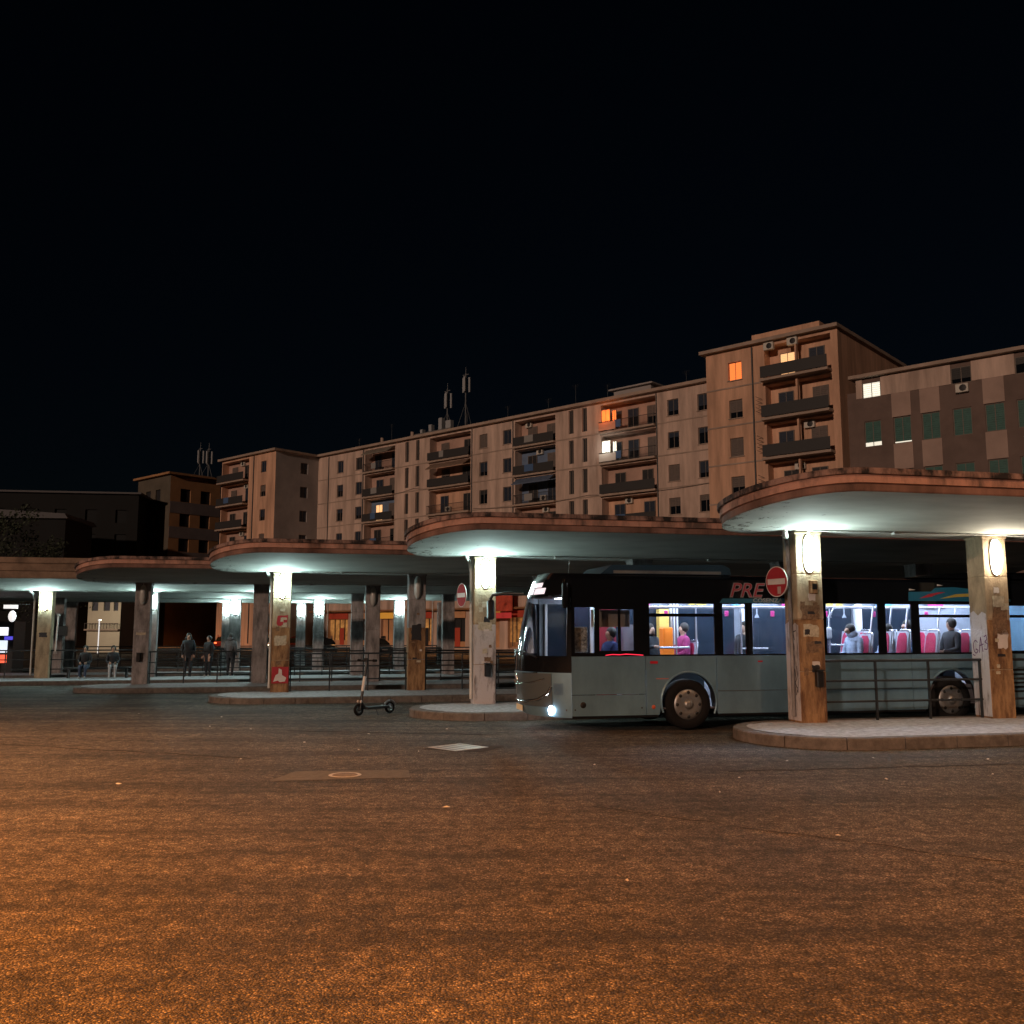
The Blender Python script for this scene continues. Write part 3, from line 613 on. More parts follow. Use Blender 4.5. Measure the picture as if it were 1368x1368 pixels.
b.box(1.75, 3.05, .75, BW - .75, .25, .5); b.box(7.7, 8.97, .75, BW - .75, .25, .5); b.box(1.75, 3.05, .72, .76, .5, 1.3); b.box(7.7, 8.97, .72, .76, .5, 1.3)
b.build('underbody', M_black, BUS)
# roof
b = MB(); nv = 20; rows = []
for i in range(nv + 1):
    v = -1 + 2 * i / nv; z = 2.94 + .13 * (1 - abs(v) ** 5); xf = -Ff(2.95) * (1 - abs(v) ** 2.5)
    rows.append([(xf, 1.25 + 1.25 * v, z if 0 < i < nv else 2.94), (xf + .12 * (1 - abs(v)) + .02, 1.25 + 1.25 * v, z + .02 * (1 - abs(v))), (BL * .5, 1.25 + 1.25 * v, z), (BL, 1.25 + 1.25 * v, z)])
    rows[-1][0] = (xf, 1.25 + 1.25 * v, 2.945)
b.add([p for r_ in rows for p in r_], [(i * 4 + j, (i + 1) * 4 + j, (i + 1) * 4 + j + 1, i * 4 + j + 1) for i in range(nv) for j in range(3)], 0, True); roof = b.build('roof', M_bblack, BUS)
b = MB(); b.prism([(.72, .32, 3.06), (.95, .32, 3.24), (3.35, .32, 3.27), (3.50, .32, 3.2), (3.52, .32, 3.06)], (0, 1.7, 0)); ac = b.build('roof_unit', mat('roof_unit', (.015, .04, .07), .35), BUS)
b = MB(); b.box(.98, 3.3, .31, .318, 3.07, 3.13); b.build('trim_strip', M_galv, ac)
b = MB(); b.prism([(7.6, .3, 3.06), (8.4, .3, 3.14), (9.3, .3, 3.2), (10.9, .3, 3.2), (11.0, .3, 3.06)], (0, 1.8, 0)); b.build('rear_roof_unit', M_bblack, BUS)
b = MB(); b.tube([(.1, .5, 3.05), (.12, .5, 3.32)], .008, 6); b.build('aerial', M_black, BUS)
b = MB(); b.box(BL - .01, BL + .02, 0, BW, .3, 2.94); b.build('rear_panel', M_bgrey, BUS)
# interior
b = MB(); b.box(-.1, BL - .05, .06, BW - .06, .40, .43); b.build('floor', M_infloor, BUS); b = MB(); b.box(6.45, BL - .06, .08, BW - .08, .44, .80); b.build('raised_floor', M_infloor, BUS)
b = MB(); b.box(.3, BL - .05, .10, BW - .1, 2.78, 2.81); b.build('ceiling', M_inceil, BUS)
for y in (.55, BW - .55):
    b = MB(); b.box(.9, BL - .3, y - .08, y + .08, 2.745, 2.772); b.build('light_strip', M_strip, BUS)
b = MB(); b.box(.02, BL - .05, .05, .058, 1.18, 1.45); b.build('inner_wall', M_inwall, BUS)
def pole(pts, r=.02): b = MB(); b.tube(pts, r, 8); b.build('grab_pole', M_pole, BUS)
for x, y in ((1.72, 1.7), (2.55, .95), (2.75, 1.6), (3.35, 1.75), (4.0, .9), (4.35, 1.1), (5.5, .8), (6.15, 1.7)): pole([(x, y, .43), (x, y, 2.76)])
pole([(6.15, .75, 2.76), (6.12, .75, 2.45), (5.98, .75, 2.2), (5.97, .75, 1.7), (5.97, .75, .45)], .022)
for y in (.75, 1.75): pole([(1.5, y, 2.42), (9.6, y, 2.44)], .018)
for x in (6.9, 7.35, 7.75, 8.55, 8.95): pole([(x, .7, 1.75), (x + .06, .7, 2.1), (x + .12, .7, 2.44)], .02)
pole([(2.1, .75, 1.58), (2.75, .75, 1.58)], .022); pole([(5.97, .75, 1.62), (6.6, .75, 1.62)], .022); pole([(4.0, .9, 1.55), (4.6, .9, 1.55)], .02)
for x in (5.75, 6.0, 6.35, 4.3):
    b = MB(); b.prism([(x - .05, .75, 2.2), (x + .05, .75, 2.2), (x, .75, 2.3)], (0, .02, 0)); b.box(x - .012, x + .012, .755, .765, 2.28, 2.43); b.build('hanging_strap', M_seatgrey, BUS)
b = MB(); b.box(5.86, 6.0, .68, .78, 1.76, 2.0, bev=.02); b.build('ticket_validator', mat('validator_white', (.7, .7, .75), .4), BUS)
b = MB(); b.box(2.36, 2.62, 1.25, 1.5, .45, 1.55); b.box(2.38, 2.60, 1.22, 1.5, 1.57, 2.0, bev=.03); b.build('orange_reflection_box', M_orange, BUS)  # glowing orange boxes stand in for a street-lamp reflection
b = MB(); b.box(2.7, 2.95, 1.85, 2.1, .45, 1.62); b.build('luggage_box', M_seat, BUS); b = MB(); b.box(2.68, 2.9, 2.2, 2.4, 1.5, 2.4); b.build('yellow_panel', mat('yellow_panel', (.75, .5, .12), .5), BUS)
b = MB(); b.box(1.36, 1.40, .1, 1.0, .45, 2.05); b.box(1.36, 1.4, .9, .96, .45, 2.7); b.build('driver_partition', M_inwall, BUS)
b = MB(); b.prism([(.84, .3, 2.34), (.5, .3, 2.34), (.5, .3, 2.0), (1.3, .3, 2.0), (1.3, .3, 2.34)], (0, .02, 0)); b.build('driver_screen', mat('driver_screen', (.42, .34, .25), .6), BUS)
b = MB(); b.box(-.35, .15, .35, 2.1, 1.05, 1.36, bev=.05); b.build('dashboard', M_bblack, BUS)
b = MB(); b.lathe([(.21, -.02), (.23, 0), (.21, .02)], (.32, .68, 1.32), 'z', 20); b.build('steering_wheel', M_black, BUS)
b = MB(); b.box(.05, .4, .2, .45, 1.5, 2.0, bev=.02); b.build('rack_of_papers', mat('paper_rack', (.6, .66, .62), .6, var=.8, scale=18), BUS)
b = MB(); b.box(1.1, 1.25, 1.0, 1.9, .5, 2.5); b.build('red_curtain', mat('red_curtain', (.35, .03, .05), .8), BUS)
b = MB(); b.box(1.3, 1.36, 1.7, 2.35, .5, 2.4, bev=.03); b.build('cabin_door', M_inwall, BUS)
SEATB = MB(); SEATB.prism([(0, 0, .45), (.10, 0, 1.13), (.16, 0, 1.13), (.07, 0, .45)], (0, .42, 0)); SEATM = SEATB.mesh('seat_shell', M_seatgrey)
CUS = MB(); CUS.prism([(-.035, .06, .55), (-.02, .04, .7), (.06, .04, 1.06), (.10, .12, 1.10), (.10, .3, 1.10), (.06, .38, 1.06), (-.02, .38, .7), (-.035, .36, .55)], (.02, 0, 0)); CUS.v = CUS.v
b = MB(); b.box(-.42, .02, .02, .40, .38, .46, bev=.03); SM2 = b.mesh('seat_cushion', M_seat)
def cushion():
    b = MB(); prof = [(.06, .50), (.04, .75), (.06, 1.02), (.12, 1.10)]
    L_ = [(y, z) for y, z in prof] + [(.42 - y, z) for y, z in reversed(prof)]
    b.prism([((z - .45) * .147 + .072, y, z) for y, z in L_], (.012, 0, 0)); b.prism([((z - .45) * .147 - .014, y, z) for y, z in L_], (.012, 0, 0)); return b.mesh('back_cushion', M_seat)
CUSM = cushion()
FR = MB(); FR.tube([(.05, -.01, .45), (.13, -.01, 1.08), (.16, .06, 1.16), (.16, .36, 1.16), (.13, .43, 1.08), (.05, .43, .45)], .02, 6); FRM = FR.mesh('seat_frame', M_pole)
M_adv = [mat('advert_magenta', (.5, .03, .2), .5), mat('advert_yellow', (.6, .42, .08), .5), mat('advert_cyan', (.1, .3, .45), .5)]
for i, x in enumerate((2.1, 3.45, 4.5, 5.75, 6.9, 8.2, 9.6)):
    b = MB(); b.box(x, x + .42, 2.36, 2.375, 2.5, 2.72); b.build('advert_card', M_adv[i % 3], BUS)
    b = MB(); b.box(x + .1, x + .18, .70, .74, 2.22, 2.34, bev=.01); b.build('stop_button', M_adv[0], BUS)
for x in (3.08, 4.8, 6.35, 7.7): b = MB(); b.box(x - .09, x + .09, 2.30, 2.42, .45, 2.74, bev=.02); b.build('window_pillar', M_inceil, BUS)
def seat(x, y, z, face=1):
    s_ = link('passenger_seat', SEATM, BUS, (x, y, z), None if face > 0 else (0, 0, math.pi))
    link('seat_cushion', SM2, s_); link('back_cushion', CUSM, s_); link('seat_frame', FRM, s_)
for x in (7.0, 7.42, 8.12, 8.95, 9.8): seat(x, .2, .78); seat(x + .12, 1.85, .78)
for x in (6.5,): seat(x, .18, .72)
for x in (3.3, 4.6): seat(x, 1.9, .55)
for i in range(6): b = MB(); b.box(9.5, 10.6, -.008, -.001, .62 + i * .09, .66 + i * .09); b.build('vent_slat', M_black, BUS)
b = MB(); b.box(3.02, 7.38, -.006, -.001, .735, .75); b.build('rub_strip', M_dgrey, BUS)
# wheels
def wheel(x, z=.485, r=.485):
    w = link('wheel', None, BUS, (x, .06, z))
    b = MB(); b.lathe([(r * .60, -.0), (r * .66, -.035), (r * .93, -.03), (r, .02), (r, .24), (r * .9, .28), (.2, .28)], (0, 0, 0), 'y', 40); b.build('tyre', M_rubber, w)
    b = MB(); b.lathe([(.001, -.03), (.09, -.03), (.11, -.02), (.15, -.035), (.24, -.035), (r * .58, -.02), (r * .62, -.005), (r * .62, .06)], (0, 0, 0), 'y', 32)
    b.build('rim', M_galv, w)
    for i in range(8):
        a = 2 * math.pi * i / 8; b = MB(); b.lathe([(.001, -.040), (.030, -.040), (.036, -.028)], (0, 0, 0), 'y', 12)
        o = b.build('rim_hole', M_black, w, (.235 * math.cos(a), -.001, .235 * math.sin(a)))
    b = MB(); b.lathe([(.001, -.07), (.05, -.07), (.085, -.055), (.09, -.03)], (0, 0, 0), 'y', 20); b.build('hub_cap', M_galv, w)
wheel(2.40); wheel(8.33)
# right-side wheels simplified but present
for x in (2.40, 8.33):
    w = link('wheel', None, BUS, (x, BW - .06, .485), (0, 0, math.pi)); b = MB(); b.lathe([(.001, 0), (.25, 0), (.3, -.02), (.45, -.02), (.485, .02), (.485, .28), (.2, .28)], (0, 0, 0), 'y', 24); b.build('tyre', M_rubber, w)
# mirrors, small lights, caps, lettering
mr = link('wing_mirror', None, BUS, (0, 0, 0))
b = MB(); b.tube([(-.38, 2.36, 2.72), (-.75, 2.55, 2.74), (-1.02, 2.62, 2.70), (-1.08, 2.62, 2.6)], .035, 8); b.build('mirror_arm', M_black, mr)
b = MB(); b.box(-1.14, -1.0, 2.50, 2.74, 2.16, 2.60, bev=.04); b.build('mirror_head', M_black, mr)
b = MB(); b.box(-.2, -.1, -.16, -.02, 2.36, 2.86, bev=.03); b.tube([(-.16, -.05, 2.84), (-.12, .12, 2.9)], .03, 8); mr2 = b.build('wing_mirror', M_bblack, BUS)
b = MB(); b.box(1.60, 1.76, -.012, -.001, 1.285, 1.335, bev=.003); b.build('marker_light', mat('marker_red', (.35, .01, .02), .3, emit=.15), BUS)
for x in (3.9, 6.9): b = MB(); b.box(x, x + .1, -.01, -.001, 1.30, 1.33); b.build('marker_light', MATS['marker_red'], BUS)
b = MB(); b.lathe([(.001, -.006), (.035, -.006), (.04, 0)], (1.66, 0, .45), 'y', 14); b.build('reflector', mat('reflector', (.5, .10, .05), .3), BUS)
b = MB(); b.lathe([(.001, -.005), (.055, -.005), (.06, 0)], (.23, 0, .51), 'y', 18); b.build('tow_cap', M_black, BUS)
for x, z in ((.07, .42), (1.42, .44)): b = MB(); b.lathe([(.001, -.005), (.014, -.005), (.016, 0)], (x, 0, z), 'y', 10); b.build('panel_bolt', M_black, BUS)
M_neon = mat('red_strip_glow', (1, .05, .1), .5, emit=1.1, ecol=(1, .03, .08))
b = MB(); b.tube([(.69, -.006, 1.452), (.82, -.006, 1.468), (.98, -.006, 1.462), (1.1, -.006, 1.474), (1.25, -.006, 1.466), (1.46, -.006, 1.452)], .008, 6); b.build('red_light_strip', M_neon, BUS)
b = MB(); b.box(1.72, 1.98, -.004, -.001, .985, 1.0); b.build('small_lettering', mat('salmon', (.5, .16, .12), .5), BUS)
M_letter = mat('letter_red', (.42, .035, .06), .5); M_lgrey = mat('letter_grey', (.28, .26, .27), .5)
text('lettering', 'PRE', .40, M_lgrey, band, (3.31, -.002, 2.605), ext=.001, shear=.28, sx=1.12, off=.012)
text('lettering', 'PRE', .40, M_letter, band, (3.315, -.006, 2.61), ext=.002, shear=.28, sx=1.12, off=-.004)
b = MB(); b.prism([(3.10, -.001, 2.485), (3.17, -.001, 2.57), (5.2, -.001, 2.585), (5.2, -.001, 2.485)], (0, -.003, 0)); b.build('teal_stripe', mat('livery_teal', (.03, .13, .20), .35), BUS)
text('lettering', 'COSENZA', .115, mat('letter_pale', (.42, .45, .48), .5), band, (3.83, -.008, 2.50), ext=.002, off=.002, sx=1.25)
LB, LR, LY = mat('livery_blue', (.02, .14, .24), .35), mat('livery_red', (.42, .03, .05), .4), mat('livery_yellow', (.5, .38, .08), .4)
def decal(pts, m, d): b = MB(); b.prism([(x, -.001 - d, z) for x, z in pts], (0, -.002, 0)); b.build('livery_graphic', m, BUS)
decal([(7.4, 2.55), (7.41, 2.74), (7.95, 2.75), (8.05, 2.83), (8.5, 2.85), (9.1, 2.80), (9.9, 2.6), (9.9, 2.55)], LB, 0)
decal([(7.65, 2.60), (7.9, 2.70), (8.15, 2.74), (8.3, 2.74), (8.05, 2.68), (7.95, 2.64)], LR, .003); decal([(8.15, 2.60), (8.55, 2.70), (8.95, 2.72), (9.1, 2.66), (8.6, 2.64)], LY, .003)
decal([(7.42, 2.77), (7.42, 2.81), (7.58, 2.785)], M_signwhite, .003); decal([(8.1, 2.87), (8.1, 2.91), (8.25, 2.88)], M_signwhite, .003)

# ------------------------------------------------------------------ street lamps (the sodium light that pools on the yard comes from the one behind the camera)
M_sod = mat('sodium_lens', (1, .6, .25), .5, emit=60, ecol=(1.0, .50, .16))
def street_lamp(x, y, rz, h, power, label, spot=150):
    t = thing('street_lamp', label, 'street lamp', (x, y, gz(y)), rz, 'sodium street lamps')
    b = MB(); b.tube([(0, 0, 0), (0, 0, h * .5), (0, 0, h)], [.10, .08, .06], 10); b.box(-.16, .16, -.16, .16, 0, .35, bev=.02); b.build('post', M_galv, t)
    b = MB(); b.tube([(0, 0, h - .1), (0, -.5, h + .15), (0, -1.6, h + .25)], .04, 8); b.build('arm', M_galv, t)
    b = MB(); b.box(-.16, .16, -2.2, -1.5, h + .2, h + .36, bev=.04); hd_ = b.build('lamp_head', M_galv, t)
    b = MB(); b.box(-.12, .12, -2.15, -1.6, h + .17, h + .197); b.build('lens', M_sod, hd_)
    ld = bpy.data.lights.new('bulb', 'SPOT'); ld.energy = power; ld.color = (1.0, .29, .025) if h > 11 else ((1.0, .46, .20) if h > 9 else (1.0, .40, .12)); ld.spot_size = R(spot); ld.spot_blend = .9; ld.shadow_soft_size = .2
    link('bulb', ld, hd_, (0, -1.85, h + .12)); return t
street_lamp(-8.2, -2.4, R(140), 12.5, 40000, 'tall sodium street lamp behind the photographer', 137)

street_lamp(-13.5, 13.5, R(60), 10.0, 13000, 'added sodium street lamp beyond the left edge of the yard', 142)  # added out of view to lift the middle of the yard
street_lamp(12.0, 9.5, R(-60), 10.0, 4500, 'added sodium street lamp beyond the right edge of the yard', 136)  # added out of view to brighten the right of the yard
# ------------------------------------------------------------------ apartment buildings
FA = Vector((18.2, 85.8, 0)); FROT = R(-41.2)
M_tan = mat('facade_tan', (.53, .40, .335), .9, var=.40, scale=.9, streak=.14, bump=.2, bscale=6)
M_tan2 = mat('facade_orange', (.60, .365, .25), .9, var=.36, scale=.9, streak=.14, bump=.2, bscale=6)
M_pinkw = mat('loggia_pink', (.46, .30, .24), .9, var=.2, scale=.5)
M_bluel = mat('loggia_blue', (.13, .19, .30), .85, var=.3, scale=.8)
M_greyw = mat('side_wall_grey', (.33, .31, .31), .9, var=.2, scale=.3)
M_cornice = mat('cornice', (.36, .28, .23), .9, var=.25, scale=.6)
M_shut = mat('shutter_dark', (.018, .019, .023), .6, var=.25, scale=6); M_shutblue = mat('shutter_blue', (.012, .024, .048), .55, var=.3, scale=3)
M_shutgrey = mat('shutter_grey', (.13, .105, .095), .7, var=.2, scale=4); M_shutgreen = mat('shutter_green', (.035, .12, .105), .6, var=.25, scale=2)
M_wframe = mat('window_frame', (.16, .13, .11), .7)
M_railp = mat('balcony_railing', (.03, .03, .032), .6); M_slab = mat('balcony_slab', (.36, .28, .23), .85, var=.2, scale=1)
M_litorange = mat('window_lit_orange', (1, .3, .06), .5, emit=.9, ecol=(1, .22, .05), var=0)
M_litwhite = mat('window_lit_white', (1, 1, .9), .5, emit=.7, ecol=(.95, .95, .80)); M_litwarm = mat('window_lit_warm', (1, .7, .4), .5, emit=.8, ecol=(1, .55, .25))
M_brown = mat('facade_brown', (.15, .105, .09), .85, var=.2, scale=.6); M_brownl = mat('facade_panel_pink', (.36, .26, .22), .85, var=.15, scale=.6)
M_acw = mat('ac_white', (.55, .53, .48), .5)
M_awn = mat('awning_red', (.45, .06, .03), .7); M_shopg = mat('shop_glow', (1, .45, .15), .6, emit=.10, ecol=(1, .38, .12), var=.8, scale=1.2); M_shopw = mat('shop_wall', (.55, .30, .16), .9, var=.3, scale=.5)
FLO = [21.85, 18.65, 15.45, 12.25, 9.05, 5.85]
_cache = {}
WR_ = random.Random(77); M_paned = mat('dark_pane', (.006, .008, .012), .1)
def window(parent, x, y, z, w, h, m, frame=True, flip=None, name='window', d=.16, split=False):
    """frame box set into its opening with a shutter or pane as sub-part; faces -y"""
    key = ('f', w, h)
    if key not in _cache:
        b = MB(); t_ = .06
        b.box(-w / 2, -w / 2 + t_, -.03, .04, 0, h); b.box(w / 2 - t_, w / 2, -.03, .04, 0, h); b.box(-w / 2 + t_, w / 2 - t_, -.03, .04, 0, t_); b.box(-w / 2 + t_, w / 2 - t_, -.03, .04, h - t_, h)
        b.box(-.025, .025, -.02, .03, t_, h - t_)
        _cache[key] = b.mesh('window', M_wframe)
    op = 0 if 'lit' in m.name or 'green' in m.name or w < .7 else WR_.choice([0, 0, .35, .5, .7])
    key2 = ('p', w, h, m.name, op)
    if key2 not in _cache:
        b = MB(); n = max(2, int(h / .16))
        for i in range(int(n * op), n): b.box(-w / 2 + .05, w / 2 - .05, -.012 + .006 * (i % 2), .03, .05 + (h - .1) * i / n, .05 + (h - .1) * (i + 1) / n - .012)
        b.box(-w / 2 + .05, w / 2 - .05, .031, .036, .05, h - .05, 1 if op else 0)
        _cache[key2] = b.mesh('shutter', [m, M_paned])
    o = link(name, _cache[key], parent, (x, y + d, z), flip); link('pane' if 'lit' in m.name else 'shutter', _cache[key2], o); return o
def sill(parent, x, y, z, w):
    if ('s', w) not in _cache:
        b = MB(); b.box(-w / 2 - .08, w / 2 + .08, -.10, .05, -.07, -.001); _cache[('s', w)] = b.mesh('sill', M_slab)
    link('sill', _cache[('s', w)], parent, (x, y, z))
def ac_unit(parent, x, y, z):
    if 'ac' not in _cache:
        b = MB(); b.box(-.42, .42, -.32, 0, 0, .6, 0, bev=.02); b.lathe([(.001, -.33), (.22, -.33), (.24, -.322)], (.08, 0, .3), 'y', 16, 1); _cache['ac'] = b.mesh('ac_unit', [M_acw, M_shut])
    link('ac_unit', _cache['ac'], parent, (x, y, z))
def balcony(parent, x0, x1, y, zf, wm, rnd, doors=2, solid=False, out=.45, depth=1.2, lit=None, bay='loggia_wall'):
    """recessed loggia with slab, railing, back wall and shuttered doors"""
    L = x1 - x0; key = ('bal', round(L, 2), wm.name, depth)
    if key not in _cache:
        b = MB(); b.quad((0, depth - .004, 0), (L, depth - .004, 0), (L, depth - .004, 2.86), (0, depth - .004, 2.86)); _cache[key] = b.mesh(bay, wm)
        b = MB(); b.box(-.05, L + .05, -out, -.003, -.20, -.002); _cache[key + ('s',)] = b.mesh('balcony_slab', M_slab)
        b = MB(); n = int(L / .14); b.box(0, L, -out + .02, -out + .06, .98, 1.03); b.box(0, L, -out + .02, -out + .06, .08, .12)
        for i in range(n + 1): b.box(L * i / n - .012, L * i / n + .012, -out + .03, -out + .05, .0, .98)
        for e in (0, L): b.box(e - .02, e + .02, -out + .03, -.01, .98, 1.03); b.box(e - .02, e + .02, -out + .03, -.01, .0, .06)
        _cache[key + ('r',)] = b.mesh('railing', M_railp)
        b = MB(); b.box(0, L, -out + .02, -out + .05, .06, 1.0); _cache[key + ('p',)] = b.mesh('railing', M_railp)
    s_ = link('balcony', _cache[key + ('s',)], parent, (x0, y, zf)); link('railing', _cache[key + (('p',) if solid else ('r',))], s_); link(bay, _cache[key], s_)
    for i in range(doors):
        m = lit if (lit and i == 0) else rnd.choice([M_shut, M_shutblue, M_shut, M_shutgrey])
        window(s_, L * (i + .5) / doors + rnd.uniform(-.25, .25), depth - .24, .02, 1.3, 2.25, m, name='balcony_door')
    if rnd.random() < .7: ac_unit(s_, L * rnd.uniform(.2, .8), depth - .03, 2.22 if rnd.random() < .5 else .3)
    if rnd.random() < .4:
        b = MB(); b.box(L * .3, L * .3 + rnd.uniform(.6, 1.3), -out - .02, -out + .0, .25, 1.0); b.build('laundry', mat('laundry_%d' % rnd.randint(0, 2), rnd.choice([(.25, .25, .25), (.06, .12, .25), (.2, .18, .16)]), .9), s_)
    return s_

def build_main():
    rnd = random.Random(5)
    T = thing('apartment_building', 'long tan apartment block with loggias behind the canopies', 'building', FA + Vector((0, 0, -.35)), FROT)
    Z = .35
    front_ = lambda y: (lambda a, z, d: (a, y + d, z))
    wcols = [-.3, -3.6, -24.9, -28.5, -50.4, -54.2]; scol = [-14.2, -15.95, -39.4, -41.3]
    bays = [(-12.1, -5.55), (-23.75, -18.05), (-37.3, -30.5), (-49.2, -43.5)]
    holes = []
    for zf in FLO:
        for x in wcols: holes.append((x - .62, x + .62, zf + .55 + Z, zf + 2.15 + Z, .2))
        for x in scol: holes.append((x - .32, x + .32, zf + .45 + Z, zf + 2.95 + Z, .25))
        for a, c in bays: holes.append((a, c, zf + Z, zf + 2.85 + Z, 1.2))
    shops = [(-56 + 5.2 * i, -52 + 5.2 * i) for i in range(11)]
    for a, c in shops: holes.append((a, c, .35, 3.6, .5))
    b = MB(); wall(b, -58.9, 3.0, 0, 25 + Z, holes, front_(0)); b.build('front_wall', M_tan, T)
    b = MB(); b.box(-58.9, 3.0, 1.3, 12, 0, 24.9 + Z); b.build('core', M_greyw, T)
    rf = MB(); rf.box(-58.9, 3.2, -.55, 12, 25.0 + Z, 25.3 + Z); roof_ = rf.build('roof', M_cornice, T)
    for zf in FLO:
        segs = [(-58.9, -49.25), (-43.45, -37.35), (-30.45, -23.8), (-18.0, -12.15), (-5.5, 3.0)]
        for a, c in segs: b = MB(); b.box(a, c, -.05, -.002, zf + Z - .10, zf + Z + .02); b.build('floor_band', M_cornice, T)
        for i, x in enumerate(wcols):
            m = rnd.choice([M_shutblue, M_shut, M_shutblue, M_shutgrey])
            window(T, x, 0, zf + .55 + Z, 1.24, 1.6, m); sill(T, x, 0, zf + .55 + Z, 1.24)
        for x in scol: window(T, x, 0, zf + .45 + Z, .64, 2.5, M_shut, name='stair_window', d=.2)
        for j, (a, c) in enumerate(bays):
            lit = None
            if j == 3 and zf == FLO[2]: lit = M_litwarm
            if j == 0 and zf in FLO[:2]: continue
            balcony(T, a, c, 0, zf + Z, M_bluel if (j == 1 and zf in FLO[1:3]) or (j == 3 and zf == FLO[2]) else rnd.choice([M_pinkw, M_tan2, M_pinkw]), rnd, doors=2, solid=rnd.random() < .5, lit=lit)
    # two glazed-in verandas lit from inside at the left end of the right-hand balconies
    for zf, m in ((FLO[0], M_litorange), (FLO[1], M_litwhite)):
        s_ = balcony(T, -12.1, -5.55, 0, zf + Z, M_pinkw, random.Random(3), doors=3)
        o = window(s_, .75, -.35, .95, 1.1, 1.35, m, name='lit_veranda'); o2 = window(s_, 1.7, -.20, .95, .55, 1.2, m, name='lit_veranda')
        b = MB(); b.box(.05, 2.1, -.50, -.46, .1, .9); b.build('lit_parapet', mat('parapet_' + m.name, (.6, .3, .2) if m is M_litorange else (.6, .55, .5), .8), s_)
        ld = bpy.data.lights.new('veranda_bulb', 'POINT'); ld.energy = 45; ld.color = (1, .25, .06) if m is M_litorange else (1, .95, .85); ld.shadow_soft_size = .1
        link('veranda_bulb', ld, s_, (.8, -1.0, 1.6))
    for x in (-5.42, -24.0, -30.26, -49.5, -56.6):
        b = MB(); b.tube([(x, -.07, .5), (x, -.07, 25.2)], .06, 6); b.build('downpipe', M_steel, T)
    for x0, x1, z in ((-58, -24.5, 12.4), (-30, 2.5, 15.6), (-49, -31, 18.9)):
        b = MB(); b.tube([(x0 + (x1 - x0) * i / 16, -.09, z + Z - 1.1 * (1 - (2 * (i % 8) / 8 - 1) ** 2) * .35) for i in range(17)], .02, 4); b.build('cable', M_steel, T)
    for (a, c), zf, cc in ((bays[1], FLO[2], (.10, .14, .22)), (bays[2], FLO[1], (.22, .15, .11)), (bays[3], FLO[0], (.2, .18, .15))):
        b = MB(); b.prism([(a + .3, -.02, zf + Z + 2.8), (a + .3, -1.0, zf + Z + 2.15), (a + .3, -1.0, zf + Z + 2.05), (a + .3, -.02, zf + Z + 2.7)], (c - a - .6, 0, 0)); b.build('awning', mat('awning_%.2f' % cc[0], cc, .85, var=.3, scale=2), T)
    # shops on the ground floor
    for i, (a, c) in enumerate(shops):
        b = MB(); b.box(a, c, .40, .46, .36, 3.6); sw_ = b.build('shop_window', M_shopg if i % 3 == 0 else (M_shut if i % 3 == 1 else M_shopw), T)
        b = MB(); b.box(a, c, .34, .398, .36, .95); b.build('stall_riser', M_shopw, sw_)
        for q in range(1, 4):
            b = MB(); xx = a + (c - a) * q / 4; b.box(xx - .06, xx + .06, .33, .397, .96, 3.58); b.build('mullion', M_steel, sw_)
        b = MB(); b.box(a + 2.1, a + 2.9, .28, .32, .37, 2.5); b.build('shop_door', M_shut if i % 2 else M_awn, sw_)
        b = MB(); b.box(a - .1, c + .1, -.12, -.003, 3.62, 4.35); b.build('shop_sign', [M_awn, M_shopw, mat('sign_amber', (.7, .35, .05), .6, emit=.3)][i % 3], T)
    b = MB(); wall(b, -58.9, 3, 4.5, 4.7, [], front_(-.9)); b.box(-58.9, 3.0, -.9, -.004, 4.5, 4.7); b.build('string_course', M_shopw, T)
    # stair heads and clutter on the roof
    b = MB(); b.box(-11.5, -7.0, 1.5, 5, 25.31 + Z, 26.4 + Z); b.box(-11.9, -6.6, 1.1, 5.4, 26.4 + Z, 26.55 + Z); b.build('lift_house', M_greyw, T)
    b = MB(); b.box(-43, -36, 2, 6, 25.31 + Z, 26.2 + Z); b.build('lift_house', mat('dark_concrete', (.12, .12, .12), .9), T)
    for x in (-46.2, -40.6): b = MB(); b.tube([(x, .2, 25.3 + Z), (x, .2, 26.0 + Z)], .22, 8); b.build('chimney', M_cornice, T)

    for i, x in enumerate((-53.5, -47, -33.5, -27, -21, -17.2, -13, -3.5)):
        b = MB(); hh = rnd.uniform(1.6, 3.0); b.tube([(x, 2.5, 25.3 + Z), (x, 2.5, 25.3 + Z + hh)], .03, 5)
        for q in range(4): b.tube([(x - .5 + .08 * q, 2.5, 25.3 + Z + hh - .12 * q), (x + .5 - .08 * q, 2.5, 25.3 + Z + hh - .12 * q)], .015, 4)
        b.build('tv_aerial', M_steel, T)
    # projecting right wing
    W = thing('apartment_wing', 'tall projecting orange wing with dark balconies, one window glowing orange', 'building', FA + Vector((0, 0, -.35)), FROT)
    y = -7.7; holes = []
    for zf in FLO:
        holes += [(6.45, 7.65, zf + .55 + Z, zf + 2.1 + Z, .2), (9.7, 15.2, zf + Z, zf + 2.85 + Z, 1.0)]
    b = MB(); wall(b, 4.4, 15.76, 0, 25 + Z, holes, front_(y)); b.build('front_wall', M_tan2, W)
    sd = lambda a, z, d: (15.76 - d, a, z)
    sh_ = [(-4, -3, FLO[0] + .6, FLO[0] + 2.1, .2)]
    b = MB(); wall(b, -7.7, 7, 0, 25 + Z, [], sd); b.quad((4.4, -7.7, 0), (4.4, 7, 0), (4.4, 7, 25.3), (4.4, -7.7, 25.3)); b.quad((4.4, 7, 0), (15.76, 7, 0), (15.76, 7, 25.3), (4.4, 7, 25.3)); b.build('side_wall', M_tan2, W)
